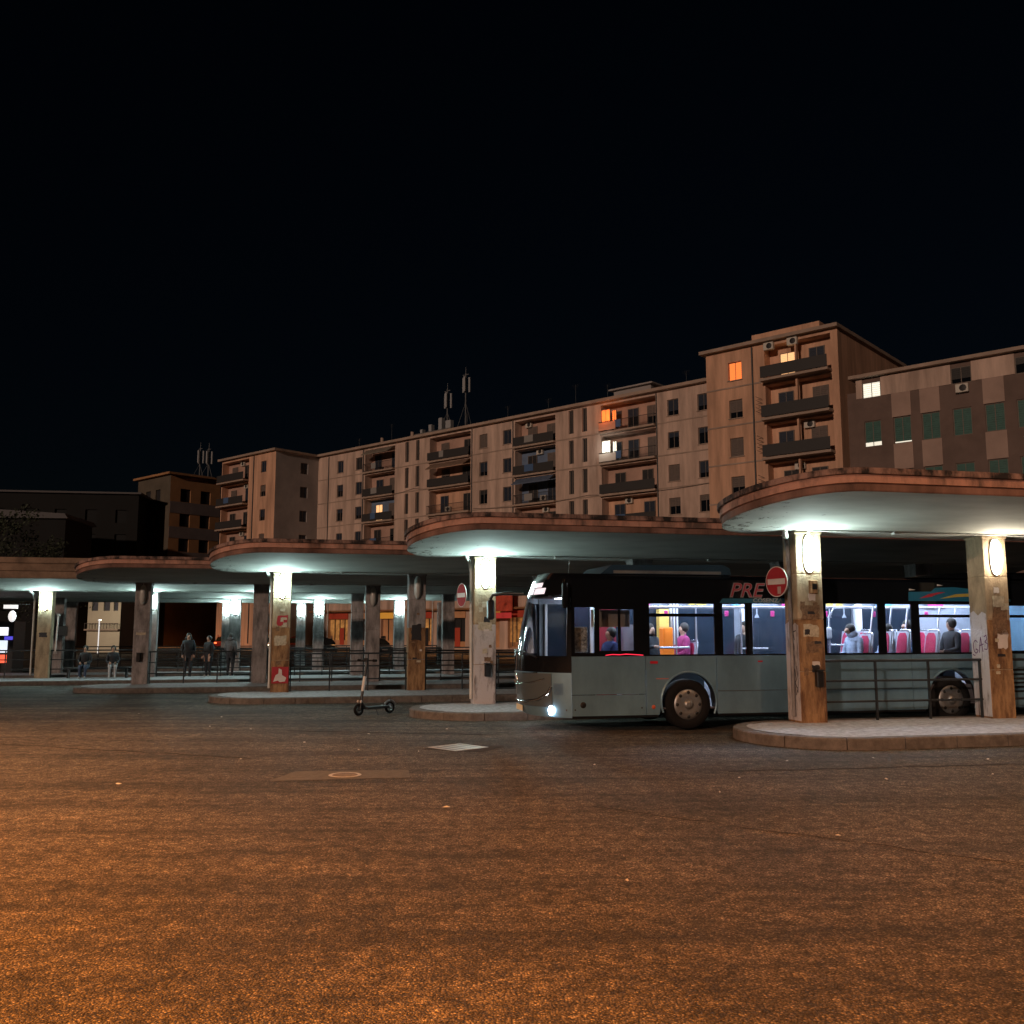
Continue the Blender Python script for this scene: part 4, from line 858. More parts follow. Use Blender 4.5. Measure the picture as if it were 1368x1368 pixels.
    b = MB(); b.box(4.0, 15.95, -8.2, 7.3, 25 + Z, 25.28 + Z); b.build('roof', M_cornice, W); b = MB(); b.box(8.8, 14.5, -8.0, -5, 25.29 + Z, 25.75 + Z); b.build('parapet', M_tan2, W)
    b = MB(); b.box(4.6, 15.5, -6.6, 6.9, 0, 24.9 + Z); b.build('core', M_greyw, W)
    for i, zf in enumerate(FLO):
        window(W, 7.05, y, zf + .55 + Z, 1.2, 1.55, M_litorange if i == 0 else M_shutgrey); sill(W, 7.05, y, zf + .55 + Z, 1.2)
        s_ = balcony(W, 9.7, 15.2, y, zf + Z, M_tan2, random.Random(20 + i), doors=2, solid=True, out=.9, depth=1.0, lit=M_litwarm if i == 0 else None)
        b = MB(); b.box(2.7, 2.85, -.3, -.004, 0, 2.84); b.build('divider', M_tan2, s_)
        b = MB(); b.box(4.4, 9.65, y - .05, y - .002, zf + Z - .10, zf + Z + .02); b.build('floor_band', M_cornice, W)
    for x in (10.2, 12.2): ac_unit(W, x, y - .002, 24.3 + Z)
    b = MB(); b.tube([(8.65, y - .08, .5), (8.65, y - .08, 25.2)], .07, 6); b.build('downpipe', M_steel, W)
    for zf in FLO[1:4]:
        b = MB()
        for q in range(5): b.tube([(9.45, y - .15, zf + Z + .5 + q * .3), (9.1, y - .55, zf + Z + .7 + q * .3)], .02, 5)
        b.build('clothes_dryer', M_steel, W)
    for bx, bz in ((16.5, 25), (13, 26)): pass

    # projecting left wing
    W2 = thing('apartment_wing', 'far left projecting wing with pinkish balconies and grey side wall', 'building', FA + Vector((0, 0, -.35)), FROT)
    y = -6.8; holes = []
    for zf in FLO: holes += [(-62.2, -61.0, zf + .6 + Z, zf + 2.1 + Z, .2), (-71.4, -65.0, zf + Z, zf + 2.85 + Z, 1.0)]
    b = MB(); wall(b, -71.6, -58.9, 0, 25 + Z, holes, front_(y)); b.build('front_wall', M_tan2, W2)
    sh_ = [(-2.9, -1.7, zf + .6 + Z, zf + 2.1 + Z, .2) for zf in FLO]
    b = MB(); wall(b, -6.8, 0, 0, 25 + Z, sh_, lambda a, z, d: (-58.9 - d, a, z)); b.build('side_wall', M_greyw, W2)
    b = MB(); b.box(-71.5, -59.15, -5.7, 10, 0, 24.9 + Z); b.build('core', M_greyw, W2)
    b = MB(); b.box(-72.0, -58.5, -7.3, 10, 25 + Z, 25.28 + Z); b.build('roof', M_cornice, W2)
    for i, zf in enumerate(FLO):
        window(W2, -61.6, y, zf + .6 + Z, 1.2, 1.5, [M_shutblue, M_shutgrey][i % 2])
        o = window(W2, -58.9 - .0, -2.3, zf + .6 + Z, 1.2, 1.5, M_shutblue, d=0); o.rotation_euler = (0, 0, R(90)); o.location.x = -59.07
        balcony(W2, -71.4, -65.0, y, zf + Z, M_pinkw, random.Random(40 + i), doors=2, solid=True, out=.9, depth=1.0)
    b = MB(); b.tube([(-63.8, y - .08, .5), (-63.8, y - .08, 25.2)], .07, 6); b.build('downpipe', M_steel, W2)

    # brown office block at the right edge
    O = thing('office_building', 'brown and pink panelled block with green shutters at right edge', 'building', FA + Vector((0, 0, -.35)), FROT)
    y = -7.4; ft = 20.7 + Z
    xs = [18.0, 20.15, 22.15, 24.25, 26.35, 28.35, 30.4, 32.5]; top = [18.05, 24.33, 28.45]
    rows = [15.45, 11.55, 7.65]
    holes = [(x - .62, x + .62, r_ + Z, r_ + 1.95 + Z, .18) for x in xs for r_ in rows] + [(x - .68, x + .68, 19.15 + Z, 20.35 + Z, .18) for x in top]
    b = MB(); wall(b, 16.9, 38, 0, ft, holes, front_(y)); b.build('front_wall', M_brown, O)
    b = MB(); b.box(17.1, 37.9, y + .4, 6, 0, ft - .05); b.quad((16.9, y, 0), (16.9, 6, 0), (16.9, 6, ft), (16.9, y, ft)); b.build('core', M_brown, O)
    b = MB(); b.box(16.5, 38.4, y - .5, 6.2, ft, ft + .25); b.build('roof', M_cornice, O)
    b = MB()
    for a, c in ((16.9, 17.36), (18.74, 23.64), (25.02, 27.76), (29.14, 38)): b.box(a, c, y - .05, y - .003, 19.2 + Z, ft - .01)
    b.build('upper_band', M_tan, O)
    for i in (1, 2, 4, 6):
        x = xs[i]
        for a, c in ((17.42, 19.19), (13.52, 15.43), (9.62, 11.53)):
            b = MB(); b.box(x - .68, x + .68, y - .06, y - .003, a + Z, c + Z); b.build('wall_panel', M_brownl, O)
    for i, x in enumerate(xs):
        for j, r_ in enumerate(rows):
            o = window(O, x, y, r_ + Z, 1.24, 1.95, M_shutgreen, d=.12)
            if (i, j) in ((0, 0), (4, 1)): b = MB(); b.box(-.58, -.03, -.045, -.034, .06, .34 if j == 0 else .6); b.box(.03, .58, -.045, -.034, .06, .34 if j == 0 else .6); b.build('lit_gap', M_litwhite, o)
            if (i, j) == (1, 0): b = MB(); b.box(-.58, .58, -.045, -.034, .05, .13); b.build('lit_gap', M_litwhite, o)
    for i, x in enumerate(top): window(O, x, y, 19.15 + Z, 1.36, 1.2, M_litwhite if i == 0 else M_black, d=.05)
    ac_unit(O, 24.4, y - .002, 18.45 + Z)
    b = MB(); b.box(16.0, 16.88, -6.9, -5.5, 0, 20.2); b.build('joint_wall', M_brown, O)
build_main()
for i, (s_, w_, hh, pw) in enumerate([(6, 17, 7.0, 3000), (22, 14, 7.0, 3600), (38, 14, 7, 3600), (52, 16, 7, 3600), (70, 17, 7, 3000)]):
    p = FA + Vector((-.7524, .6587, 0)) * s_ + Vector((-.6587, -.7524, 0)) * w_
    street_lamp(p.x, p.y, FROT + math.pi, hh, pw, ['sodium street lamp before the right wing', 'sodium street lamp before the loggias beyond the bus front', 'sodium street lamp beyond the scooter', 'sodium street lamp beyond the third canopy', 'sodium street lamp beyond the waiting people'][i])

def masts():
    Bp = lambda s_, w_, z: FA + Vector((-.7524, .6587, 0)) * s_ + Vector((-.6587, -.7524, 0)) * w_ + Vector((0, 0, z))
    m_ = mat('mast_grey', (.10, .11, .12), .6); pl = mat('antenna_panel', (.30, .32, .34), .6)
    def mast(s_, w_, z0, h, label):
        t = thing('antenna_mast', label, 'antenna', Bp(s_, w_, z0), FROT, 'phone antenna masts on the roofs')
        b = MB(); b.tube([(0, 0, 0), (0, 0, h)], .09, 6)
        for a in range(3): b.tube([(0, 0, h * .5), (1.2 * math.cos(a * 2.1), 1.2 * math.sin(a * 2.1), 0)], .03, 5)
        b.build('pole', m_, t)
        for a in range(3):
            cx, cy = .45 * math.cos(a * 2.1 + .9), .45 * math.sin(a * 2.1 + .9); b = MB(); b.box(cx - .14, cx + .14, cy - .08, cy + .08, h - 2.4, h - .5, bev=.02); b.tube([(0, 0, h - 1.4), (cx, cy, h - 1.4)], .03, 5); b.build('antenna_panel', pl, t)
        b = MB(); b.tube([(-.5, 0, h - .2), (.5, 0, h - .2)], .03, 5); b.tube([(0, 0, h), (0, 0, h + .8)], .02, 5); b.build('cross_bar', pl, t)
    mast(36.2, -5, 26.2, 7.4, 'taller phone mast on the long block roof'); mast(39.4, -5, 26.2, 5.9, 'shorter phone mast on the long block roof')
    t = thing('roof_equipment', 'cluster of pale equipment cabinets at the foot of the masts', 'equipment', Bp(39, -4, 26.2), FROT)
    for x, w, h in ((-1.0, .9, 1.5), (.4, .6, 2.0), (2.2, .5, 1.4), (3.8, .4, 1.0)):
        b = MB(); b.box(-x - w / 2, -x + w / 2, -.3, .3, 0, h, bev=.03); b.build('cabinet', pl, t)
    mast(84.0, 3, 24.2, 5.0, 'phone mast at left of the far orange block'); mast(81.6, 3, 24.2, 4.6, 'phone mast on the far orange block')
masts()

# far left: orange block beyond, dark block, pale low house, trees
def far_left():
    T = thing('corner_building', 'dim orange corner block left of the apartment wing', 'building', (-48.9, 132.5, -.35), R(-41.2))
    Z = 24.4; M_fo = mat('far_orange', (.36, .19, .09), .9, var=.25, scale=.3); M_fg = mat('far_grey_band', (.17, .145, .15), .9, var=.2, scale=.4); M_fd = mat('far_dark', (.10, .085, .065), .9, var=.3, scale=.3)
    fn = lambda a, z, d: (a, d, z); sd = lambda a, z, d: (-d, a, z)
    hs = [(a, a + 1.6, z, z + 1.9, .25) for z in (20.6, 17.0, 13.4, 9.8) for a in (1.6, 4.8)]
    b = MB(); wall(b, 0, 8, 0, Z, hs, sd); b.build('side_wall', M_fo, T)
    hf = [(a, a + 1.4, z, z + 2.1, .25) for z in (20.4, 16.8, 13.2) for a in (-7, -4.2)]
    b = MB(); wall(b, -9.5, 0, 0, Z, hf, fn); b.build('front_wall', M_fd, T)
    for z in (18.9 , 15.3, 11.7, 8.1):
        b = MB(); b.box(.003, .06, .02, 7.98, z, z + 1.65); b.build('grey_band', M_fg, T)
    for (a, c, z0, z1, d) in hs:
        b = MB(); b.box(-.25, -.2, a, c, z0, z1); b.build('window', M_shut, T)
    for (a, c, z0, z1, d) in hf:
        b = MB(); b.box(a, c, .2, .25, z0, z1); b.build('window', M_shut, T)
    b = MB(); b.box(-9.4, -.3, .3, 7.9, 0, Z - .1); b.build('core', M_fd, T)
    b = MB(); b.box(-10, .6, -.6, 8.5, Z, Z + .3); b.build('roof', M_fo, T)
    D = thing('dark_building', 'block coloured dark as if unlit, with a pale roof edge at far left', 'building', (-62, 128, -.35), R(8))
    m_unlit = mat('facade_painted_shade', (.004, .005, .006), .9, var=.4, scale=.3)  # lack of light put into the base colour, near black
    b = MB(); wall(b, -12, 10, 0, 21, [(x, x + 1.5, z, z + 1.8, .2) for x in (-9, -5, -1, 3, 7) for z in (17, 13.6, 10.2)], lambda a, z, d: (a, d, z)); b.build('wall', m_unlit, D)
    b = MB(); b.box(-11.9, 9.9, .25, 10, 0, 20.9); b.build('core', mat('core_painted_shade', (.008, .01, .012), .9), D)  # core carries the same painted shade
    b = MB(); b.box(-12.4, 10.4, -.5, 10.5, 21, 21.25); b.build('roof', mat('pale_roof_edge', (.10, .10, .11), .8), D)
    D2 = thing('dark_building', 'lower dark house with sloping pale roof at left edge', 'building', (-60, 112, -.35), R(5))
    b = MB(); b.box(-8, 6, 0, 9, 0, 15.6); b.build('wall', m_unlit, D2); b = MB(); b.prism([(-8.4, -.5, 15.62), (6.4, -.5, 15.62), (6.0, -.5, 16.2), (-3, -.5, 16.7), (-8.2, -.5, 16.5)], (0, 10, 0)); b.build('roof', MATS['pale_roof_edge'], D2)
    P = thing('pale_house', 'pale lit house front seen under the far left canopy', 'building', (-41.6, 96, -.35), R(-8))
    mp_ = mat('pale_house_wall', (.55, .50, .40), .9, var=.1, scale=.6); fnp = lambda a, z, d: (a, d, z)
    hp = [(-1.4, -.7, 4.2, 6.2, .2), (-.1, .6, 4.2, 6.2, .2), (1.0, 1.5, 4.2, 6.2, .2)]
    b = MB(); wall(b, -1.8, 1.8, 0, 8, hp, fnp); b.build('wall', mp_, P); b = MB(); b.box(-1.75, 1.75, .25, 7, 0, 7.9); b.build('core', M_shut, P)
    for h_ in hp: b = MB(); b.box(h_[0], h_[1], .15, .2, h_[2], h_[3]); b.build('window', M_shutblue, P)
    b = MB(); b.box(-1.85, 1.85, -.5, -.004, 2.2, 2.35); sl = b.build('balcony_slab', M_slab, P); b = MB()
    for i in range(13): b.box(-1.8 + i * .3 - .02, -1.8 + i * .3 + .02, -.48, -.44, 2.36, 2.9)
    b.box(-1.82, 1.82, -.49, -.43, 2.9, 2.95); b.build('railing', M_railp, sl); b = MB(); b.box(-2.0, 2.0, -.4, 7.3, 8, 8.3); b.build('roof', M_cornice, P)
    ld = bpy.data.lights.new('porch_bulb', 'POINT'); ld.energy = 260; ld.color = (1, .9, .65); ld.shadow_soft_size = .2; b = MB(); b.lathe([(.001, -.1), (.12, -.05), (.12, .05), (.001, .1)], (2.6, -5.0, 3.2), 'z', 10)
    b.tube([(2.6, -5.0, 0), (2.6, -5.0, 3.12)], .05, 8); lo = b.build('yard_lamp', M_signlit, P); link('porch_bulb', ld, lo, (2.6, -4.85, 3.35))
    # trees
    leafm = mat('leaf_dark', (.045, .06, .035), .7, var=.4, scale=3); barkm = mat('bark', (.06, .05, .04), .9)
    def tree(x, y, h, r, label, seed):
        rnd = random.Random(seed); t = thing('leafy_tree', label, 'tree', (x, y, -.35), 0, 'dark trees at the left edge')
        b = MB(); b.tube([(0, 0, 0), (.1, 0, h * .3), (0, .1, h * .6), (.1, 0, h * .85)], [.28, .22, .14, .05], 8)
        for i in range(7):
            a = i * 2.4; b.tube([(0, 0, h * (.3 + .06 * i)), (r * .45 * math.cos(a), r * .45 * math.sin(a), h * (.5 + .05 * i)), (r * .8 * math.cos(a), r * .8 * math.sin(a), h * (.6 + .05 * i))], [.1, .06, .02], 5)
        b.build('trunk', barkm, t); b = MB(); cl = []
        for i in range(38):
            a = rnd.uniform(0, 6.28); q = rnd.random() ** .5 * r * .9; cl.append((q * math.cos(a), q * math.sin(a), h * rnd.uniform(.42, 1.0) - q * .25, rnd.uniform(.5, 1.1)))
        for (cx, cy, cz, cr) in cl:
            for k in range(90):
                d = Vector((rnd.gauss(0, 1), rnd.gauss(0, 1), rnd.gauss(0, .8))); d.normalize(); p = Vector((cx, cy, cz)) + d * cr * rnd.uniform(.5, 1.05)
                n = Vector((rnd.uniform(-1, 1), rnd.uniform(-1, 1), rnd.uniform(-1, 1))).normalized(); a_ = n.orthogonal().normalized() * rnd.uniform(.07, .13); c_ = n.cross(a_) * .6
                b.add([p - a_, p + c_, p + a_, p - c_], [(0, 1, 2, 3)])
        b.build('crown', leafm, t, fix=False)
    tree(-33.0, 58, 10.2, 3.4, 'dark leafy tree at the left edge, in front', 1); tree(-40, 66, 11.4, 3.6, 'dark leafy tree at the left edge, behind', 2); tree(-37, 74, 9.5, 3.6, 'low dark tree right of the left edge trees', 3)
far_left()

# ------------------------------------------------------------------ cars in the street beyond
M_tail = mat('tail_lamp', (.9, .05, .02), .3, emit=5, ecol=(1, .10, .03)); M_carh = mat('car_headlamp', (1, .9, .7), .3, emit=6, ecol=(1, .8, .55)); M_carg = mat('car_glass', (.02, .025, .03), .1)
def car(x, y, rz, col, label, lights=None):
    t = thing('parked_car', label, 'car', (x, y, gz(y)), rz, 'cars in the street beyond')
    pm = mat('car_paint_%.2f_%.2f' % (col[0], col[2]), col, .3, coat=.6)
    def loft(secs, name, m):
        b = MB(); n = len(secs[0]); b.add([p for s_ in secs for p in s_], [(i * n + j, i * n + (j + 1) % n, (i + 1) * n + (j + 1) % n, (i + 1) * n + j) for i in range(len(secs) - 1) for j in range(n)], 0, False)
        b.add(secs[0], [tuple(range(n))]); b.add(secs[-1], [tuple(range(n))]); return b.build(name, m, t)
    sec = lambda yy, w, z0, z1: [(-w, yy, z0), (-w * 1.0, yy, z0 + .3), (-w * .96, yy, z1 - .08), (-w * .82, yy, z1), (w * .82, yy, z1), (w * .96, yy, z1 - .08), (w, yy, z0 + .3), (w, yy, z0)]
    loft([sec(-2.1, .72, .3, .62), sec(-2.0, .82, .22, .74), sec(-1.1, .87, .2, .92), sec(0, .88, .2, .96), sec(1.5, .87, .2, .98), sec(2.0, .82, .25, .9), sec(2.08, .74, .32, .8)], 'body', pm)
    cab = loft([sec(-1.15, .76, .72, .93), sec(-.45, .66, .75, 1.40), sec(.2, .64, .75, 1.47), sec(1.1, .64, .75, 1.42), sec(1.85, .74, .75, .98)], 'cabin', M_carg)
    loft([sec(-.42, .60, 1.38, 1.43), sec(.2, .60, 1.42, 1.495), sec(1.05, .60, 1.38, 1.45)], 'car_roof', pm)
    for sx in (-1, 1):
        for yy in (-1.3, 1.3):
            w = link('wheel', None, t, (sx * .78, yy, .31)); b = MB(); b.lathe([(.001, -.1), (.19, -.1), (.31, -.08), (.31, .08), (.19, .1), (.001, .1)], (0, 0, 0), 'x', 20); b.build('tyre', M_rubber, w)
            b = MB(); b.lathe([(.001, -.115), (.18, -.112), (.19, .112), (.001, .115)], (0, 0, 0), 'x', 14); b.build('rim', M_galv, w)
        b = MB(); b.ell((sx * .62, -2.03, .62), (.15, .06, .08)); b.build('headlight', M_carh if lights == 'front' else M_acw, t)
        b = MB(); b.box(sx * .66 - .14, sx * .66 + .14, 2.02, 2.1, .66, .82, bev=.02); b.build('tail_light', M_tail if lights == 'rear' else M_red, t)
    b = MB(); b.box(-.26, .26, -2.13, -2.09, .42, .54); b.build('number_plate', M_signwhite, t)
def FP(s_, w_): return FA + Vector((-.7524, .6587, 0)) * s_ + Vector((-.6587, -.7524, 0)) * w_
p = FP(30.5, 20); car(p.x, p.y, R(20), (.012, .012, .016), 'black car facing the camera beyond the no entry sign')
p = FP(40, 17); car(p.x, p.y, R(200), (.3, .05, .03), 'car with glowing red tail lights beyond the scooter', 'rear')
p = FP(47, 15); car(p.x, p.y, R(30), (.4, .4, .4), 'silver car with lit headlamps beyond the third canopy', 'front')
p = FP(24, 19); car(p.x, p.y, R(25), (.03, .03, .04), 'dark car beside the bus windscreen')
p = FP(58, 14); car(p.x, p.y, R(190), (.25, .03, .03), 'red car with lit tail lights behind the waiting people', 'rear')
# red shop hoardings behind the mirror of the bus
t = thing('shop_hoarding', 'red lit shop hoarding behind the bus mirror', 'sign', FP(24.8, 1.2) + Vector((0, 0, 3.9)), FROT)
b = MB(); b.box(-1.7, 1.7, -.1, .1, 0, 2.0, bev=.03); b.build('panel', mat('hoarding_red', (.45, .06, .03), .6, emit=.10, var=.5, scale=1.5), t); b = MB(); b.box(-1.7, 1.7, -.14, -.105, -.75, -.15); b.build('name_strip', mat('hoarding_strip', (.6, .05, .05), .6, emit=.2), t)

# ------------------------------------------------------------------ kick scooter
def scooter():
    t = thing('kick_scooter', 'dark electric kick scooter standing on the asphalt', 'scooter', (-3.30, 22.85, gz(22.85)), R(48)); t.scale = (1.14, 1.14, 1.14)
    m_ = mat('scooter_black', (.02, .022, .024), .4)
    for x, nm in ((-.42, 'front_wheel'), (.42, 'rear_wheel')):
        w = link(nm, None, t, (x, 0, .125)); b = MB(); b.lathe([(.085, -.025), (.115, -.025), (.125, 0), (.115, .025), (.085, .025), (.085, -.025)], (0, 0, 0), 'y', 24); b.build('tyre', M_rubber, w)
        b = MB(); b.lathe([(.001, -.03), (.03, -.03), (.03, .03), (.001, .03)], (0, 0, 0), 'y', 12); b.lathe([(.06, -.012), (.085, -.012), (.085, .012), (.06, .012), (.06, -.012)], (0, 0, 0), 'y', 20)
        for i in range(5): b.tube([(0, 0, 0), (.08 * math.cos(i * 1.257), 0, .08 * math.sin(i * 1.257))], .009, 5)
        b.build('rim', M_galv if nm == 'rear_wheel' else m_, w)
    b = MB(); b.box(-.26, .36, -.08, .08, .12, .18, bev=.015); b.tube([(-.26, 0, .15), (-.34, 0, .24), (-.36, 0, .30)], .035, 8); b.build('deck', m_, t)
    b = MB(); b.tube([(-.36, 0, .26), (-.30, 0, .62), (-.24, 0, .98), (-.22, 0, 1.12)], .028, 10); b.build('stem', m_, t)
    b = MB(); b.tube([(-.325, -.004, .50), (-.275, -.004, .80)], .036, 10); b.build('stem_sleeve', mat('sleeve_white', (.55, .57, .58), .5), t)
    b = MB(); b.tube([(-.22, -.27, 1.13), (-.22, -.1, 1.13), (-.22, .1, 1.13), (-.22, .27, 1.13)], .018, 8); hb = b.build('handlebar', m_, t)
    for y in (-.25, .25): b = MB(); b.tube([(-.22, y - .05, 1.13), (-.22, y + .05, 1.13)], .026, 8); b.build('grip', M_rubber, hb)
    b = MB(); b.box(-.27, -.21, -.05, .05, 1.1, 1.18, bev=.01); b.build('display', m_, hb)
    b = MB(); b.tube([(-.40, -.03, .13), (-.375, -.03, .3)], .014, 6); b.tube([(-.40, .03, .13), (-.375, .03, .3)], .014, 6); b.build('fork', m_, t)
    for y in (-.05, .05): b = MB(); b.ell((-.40, y, .29), (.03, .02, .03)); b.build('reflector', M_signwhite, t)
    b = MB(); b.tube([(.42 + .15 * math.cos(R(a)), 0, .125 + .15 * math.sin(R(a))) for a in range(20, 170, 15)], .022, 6); b.build('mudguard', M_galv, t)
    b = MB(); b.tube([(-.02, -.08, .12), (-.06, -.2, .0)], .012, 6); b.build('kickstand', m_, t)
scooter()

# ------------------------------------------------------------------ manhole covers and litter
def manhole():
    t = thing('drain_grate', 'pale square iron drain cover with ribbed pattern', 'manhole', (-.9, 15.95, .004), R(45))
    m_ = mat('worn_iron', (.40, .40, .40), .6, metal=.2, var=.3, scale=20); b = MB(); b.box(-.36, .36, -.36, -.30, 0, .005); b.box(-.36, .36, .30, .36, 0, .005); b.box(-.36, -.30, -.30, .30, 0, .005); b.box(.30, .36, -.30, .30, 0, .005); b.build('frame', m_, t)
    b = MB(); b.box(-.30, .30, -.30, .30, -.02, .001); b.build('base', M_black, t)
    for i in range(3):
        b = MB(); b.box(-.20 + i * .165, -.13 + i * .165, -.30, .30, .0015, .004); b.build('bar', m_, t)
    t = thing('manhole_cover', 'worn round-edged cover in a pale asphalt patch', 'manhole', (-2.25, 12.95, .008), R(10))
    b = MB(); b.lathe([(.001, .006), (.13, .008), (.16, .006), (.17, 0)], (0, 0, 0), 'z', 24); b.build('cover', M_kerb, t); b = MB(); b.lathe([(.172, .0), (.18, .004), (.21, .004), (.22, 0)], (0, 0, 0), 'z', 24); b.build('collar', m_, t)
manhole()
M_litter = mat('litter_white', (.62, .60, .56), .8, var=.2, scale=30)
litter = [(-.72, 10.65), (-4.1, 14.5), (-3.6, 16.6), (-6.7, 22.0), (-6.2, 19.6), (-5.2, 19.0), (-2.7, 18.0), (-2.5, 15.6), (-1.5, 15.4), (5.5, 14.6), (4.1, 14.3), (3.0, 12.7), (4.9, 12.6), (6.5, 13.0), (2.5, 11.6), (3.1, 9.2), (6.9, 11.4), (1.2, 13.9), (-9.0, 23.0), (-1.3, 19.0), (-12.4, 21.5), (.9, 7.6), (-5.0, 12.2), (7.2, 14.5)]
for i, (x, y) in enumerate(litter):
    rnd = random.Random(i); b = MB(); r_ = rnd.uniform(.012, .03); pts = []
    for a in range(6): pts.append((r_ * rnd.uniform(.6, 1.5) * math.cos(a * 1.047) * 1.3, r_ * rnd.uniform(.5, 1.1) * math.sin(a * 1.047), rnd.uniform(0, .01)))
    b.add(pts + [(0, 0, .018)], [(j, (j + 1) % 6, 6) for j in range(6)] + [tuple(range(5, -1, -1))])
    tag(b.build('litter_scrap', M_litter, None, (x, y, gz(y) + .005), (0, 0, i)), 'small pale scrap of litter lying on the asphalt', 'litter', 'litter scraps on the asphalt')

# ------------------------------------------------------------------ people
SKIN = mat('skin', (.42, .25, .18), .6); HAIR = mat('hair_dark', (.02, .016, .014), .7)
BASE = {'pelvis': ((0, 0, .95), .15), 'spine': ((0, 0, 1.13), .135), 'chest': ((0, 0, 1.32), .155), 'neck': ((0, .01, 1.49), .058), 'head1': ((0, -.01, 1.57), .078), 'head2': ((0, -.012, 1.66), .098), 'head3': ((0, 0, 1.73), .07), 'nose': ((0, -.115, 1.625), .014)}
def person(label, loc, rz, top, legs, shoes, pose=None, sit=False, s=1.0, hair=True, hood=None, bulk=1.15):
    J = {}; reg = {}
    for k_, (p, r_) in BASE.items(): J[k_] = [Vector(p), r_]
    for sd, n in ((1, 'L'), (-1, 'R')):
        J['sh' + n] = [Vector((.17 * sd, 0, 1.41)), .075]; J['el' + n] = [Vector((.23 * sd, .03, 1.14)), .055]; J['wr' + n] = [Vector((.22 * sd, -.10, .92)), .038]; J['ha' + n] = [Vector((.22 * sd, -.13, .85)), .036]
        J['hip' + n] = [Vector((.09 * sd, 0, .88)), .105]; J['kn' + n] = [Vector((.10 * sd, -.02, .49)), .075]; J['an' + n] = [Vector((.10 * sd, .03, .09)), .05]; J['to' + n] = [Vector((.11 * sd, -.13, .045)), .042]
    for k_ in ('pelvis', 'spine', 'chest', 'shL', 'shR', 'elL', 'elR', 'hipL', 'hipR'): J[k_][1] *= bulk
    if sit:
        for sd, n in ((1, 'L'), (-1, 'R')):
            J['kn' + n][0] = Vector((.11 * sd, -.44, .93)); J['an' + n][0] = Vector((.11 * sd, -.42, .50)); J['to' + n][0] = Vector((.11 * sd, -.58, .45)); J['hip' + n][0] = Vector((.1 * sd, -.02, .91))
            J['wr' + n][0] = Vector((.14 * sd, -.32, 1.05)); J['ha' + n][0] = Vector((.10 * sd, -.39, 1.05)); J['el' + n][0] = Vector((.24 * sd, -.06, 1.12))
    for k_, v in (pose or {}).items(): J[k_][0] = J[k_][0] + Vector(v)
    for sd, n in ((1, 'L'), (-1, 'R')):
        w, h = J['wr' + n][0], J['ha' + n][0]; d = (h - w).normalized(); q = d.orthogonal().normalized(); q = Vector((0, 1, 0)).cross(d); q = q.normalized() if q.length > .1 else d.orthogonal().normalized()
        for i in range(4): J['f%d%s' % (i, n)] = [h + d * (.085 - .012 * abs(i - 1.3)) + q * (.026 * (i - 1.5)) + Vector((0, -.012, 0)), .0095]
        J['th' + n] = [w + d * .045 + q * .055 * (1 if n == 'L' else -1), .011]
    E = [('pelvis', 'spine'), ('spine', 'chest'), ('chest', 'neck'), ('neck', 'head1'), ('head1', 'head2'), ('head2', 'head3'), ('head2', 'nose')]
    for n in 'LR': E += [('chest', 'sh' + n), ('sh' + n, 'el' + n), ('el' + n, 'wr' + n), ('wr' + n, 'ha' + n), ('pelvis', 'hip' + n), ('hip' + n, 'kn' + n), ('kn' + n, 'an' + n), ('an' + n, 'to' + n), ('wr' + n, 'th' + n)] + [('ha' + n, 'f%d%s' % (i, n)) for i in range(4)]
    keys = list(J); me = bpy.data.meshes.new('person'); me.from_pydata([J[k_][0] for k_ in keys], [(keys.index(a), keys.index(b_)) for a, b_ in E], [])
    o = bpy.data.objects.new('tmp', me); COL.objects.link(o); o.modifiers.new('skin', 'SKIN'); sm = o.modifiers.new('sub', 'SUBSURF'); sm.levels = 1; sm.render_levels = 1
    for i, k_ in enumerate(keys): me.skin_vertices[0].data[i].radius = (J[k_][1], J[k_][1]); me.skin_vertices[0].data[i].use_root = k_ == 'pelvis'
    bpy.context.view_layer.update(); nm = bpy.data.meshes.new_from_object(o.evaluated_get(bpy.context.evaluated_depsgraph_get())); bpy.data.objects.remove(o)
    nm.materials.clear()
    for m in (SKIN, top, legs, shoes): nm.materials.append(m)
    slot = {}
    for k_ in keys: slot[k_] = 0 if k_[:4] in ('head', 'nose') or k_[:2] in ('ha', 'th') or k_[0] == 'f' else (3 if k_[:2] in ('an', 'to') and k_[:2] == 'to' else (2 if k_[:2] in ('hi', 'kn', 'an', 'pe') else 1))
    for p in nm.polygons:
        k_ = min(keys, key=lambda q: (J[q][0] - p.center).length - J[q][1] * .5); p.material_index = slot[k_]; p.use_smooth = True
    nm.name = 'person'; t = link('person', nm, None, loc, (0, 0, rz)); t.scale = (s, s, s); tag(t, label, 'person')
    c = J['head2'][0]
    if hair: b = MB(); b.ell((c.x, c.y + .040, c.z + .012), (.108, .105, .118), 0, 14, 8, -62, 90); b.build('hair', hair if hair is not True else HAIR, t)
    if hood: b = MB(); b.ell((c.x, c.y + .07, c.z - .09), (.15, .10, .09), 0, 12, 6); b.build('hood', hood, t)
    return t
def cl(n, c, r=.85): return mat('cloth_' + n, c, r, var=.3, scale=14)
def busp(x, y, z): return BUS.location + UX * x + UN * y + Vector((0, 0, z))
dark, navy, jean, grey_ = cl('dark', (.02, .022, .028)), cl('navy', (.02, .04, .16)), cl('jean', (.05, .07, .12)), cl('grey', (.10, .10, .11))
lblue, wht = cl('light_blue', (.38, .46, .62)), cl('white', (.5, .5, .52)); shoe = cl('shoe', (.03, .03, .03)); shw = cl('shoe_white', (.5, .5, .5))
HB = R(12.5)
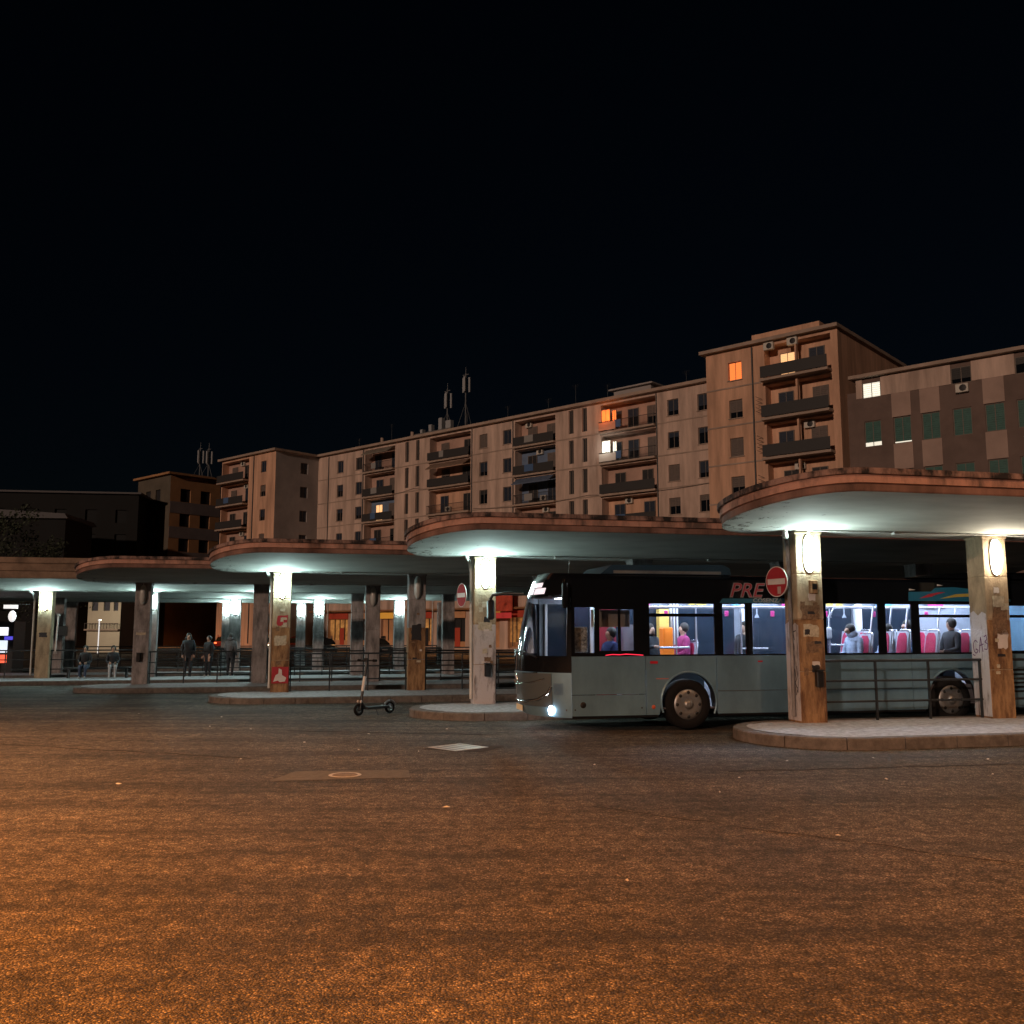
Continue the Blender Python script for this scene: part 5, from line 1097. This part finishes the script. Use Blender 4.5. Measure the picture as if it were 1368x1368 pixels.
person('bus driver in a blue jacket behind the side window', busp(1.0, .62, .22), HB - R(75), navy, dark, shoe, sit=True, pose={'wrL': (0, -.12, .12), 'wrR': (0, -.12, .12), 'haL': (0, -.14, .12), 'haR': (0, -.14, .12)})
person('passenger in a dark jacket standing near the front of the bus', busp(1.95, .85, .42), HB + R(25), dark, jean, shoe, pose={'elR': (-.03, -.1, .1), 'wrR': (0, -.2, .35), 'haR': (0, -.24, .42)}, s=.93)
person('seated passenger in a pale blue hooded top, head bowed', busp(6.35, .42, .32), HB - R(80), lblue, jean, shoe, sit=True, pose={'head1': (0, -.05, -.01), 'head2': (0, -.11, -.03), 'head3': (0, -.13, -.04), 'nose': (0, -.13, -.05)}, hood=lblue)
person('rear seated passenger in a blue top leaning on the seat', busp(7.95, .85, .40), HB - R(80), cl('mid_blue', (.10, .22, .36)), jean, shoe, sit=True, pose={'head1': (.03, -.05, 0), 'head2': (.06, -.08, -.02), 'head3': (.08, -.09, -.04), 'nose': (.06, -.1, -.03)})
person('passenger hidden behind the red seats in a grey top', busp(7.15, .42, .38), HB - R(90), lblue, jean, shoe, sit=True, s=.95)
person('dark-clothed passenger standing behind the near end column', busp(4.35, 1.45, .42), HB + R(-60), dark, jean, shoe, s=.96, pose={'elL': (.02, -.1, .2), 'wrL': (-.02, -.1, .6), 'haL': (-.02, -.1, .66)})
person('passenger with bare head seated by the rear wheel', busp(8.75, .45, .42), HB - R(85), dark, jean, shoe, sit=True, pose={'head2': (.03, -.04, 0), 'head3': (.04, -.05, 0)})
person('passenger in dark clothes standing by the middle door', busp(5.75, 1.75, .42), HB + R(70), grey_, dark, shoe, s=.97)
person('seated passenger in magenta top at the middle of the bus', busp(3.2, 2.1, .32), HB - R(90), cl('magenta', (.3, .03, .14)), dark, shoe, sit=True)
def plat(k, x, y): return P1(k, x, y, .19)
person('waiting person in a wide dark coat, left of the group', plat(4, 6.45, .5), HB + R(10), dark, dark, shoe, s=1.06, bulk=1.5, hood=dark)
person('waiting person in dark clothes, middle of the group', plat(4, 7.3, .4), HB + R(-40), dark, dark, shw, s=1.0, bulk=1.4)
person('waiting person in a hooded jacket, right of the group', plat(4, 8.2, .7), HB + R(160), grey_, dark, shw, s=1.04, hood=grey_, bulk=1.35)
person('seated person with pale trousers under the far left canopy', plat(4, 3.4, .6) - Vector((0, 0, .42)), HB + R(10), dark, wht, shw, sit=True)
person('seated person in dark clothes and white shoes at far left', plat(4, 2.3, .6) - Vector((0, 0, .42)), HB, dark, jean, shw, sit=True)
t = thing('bench', 'dark bench the far left people sit on', 'bench', plat(4, 1.5, .72), ALPHA)
b = MB(); b.box(0, 2.6, -.2, .2, .40, .45, bev=.01); b.build('seat', M_steel, t)
for x in (.15, 2.45): b = MB(); b.box(x - .03, x + .03, -.18, .18, 0, .398); b.build('leg', M_steel, t)
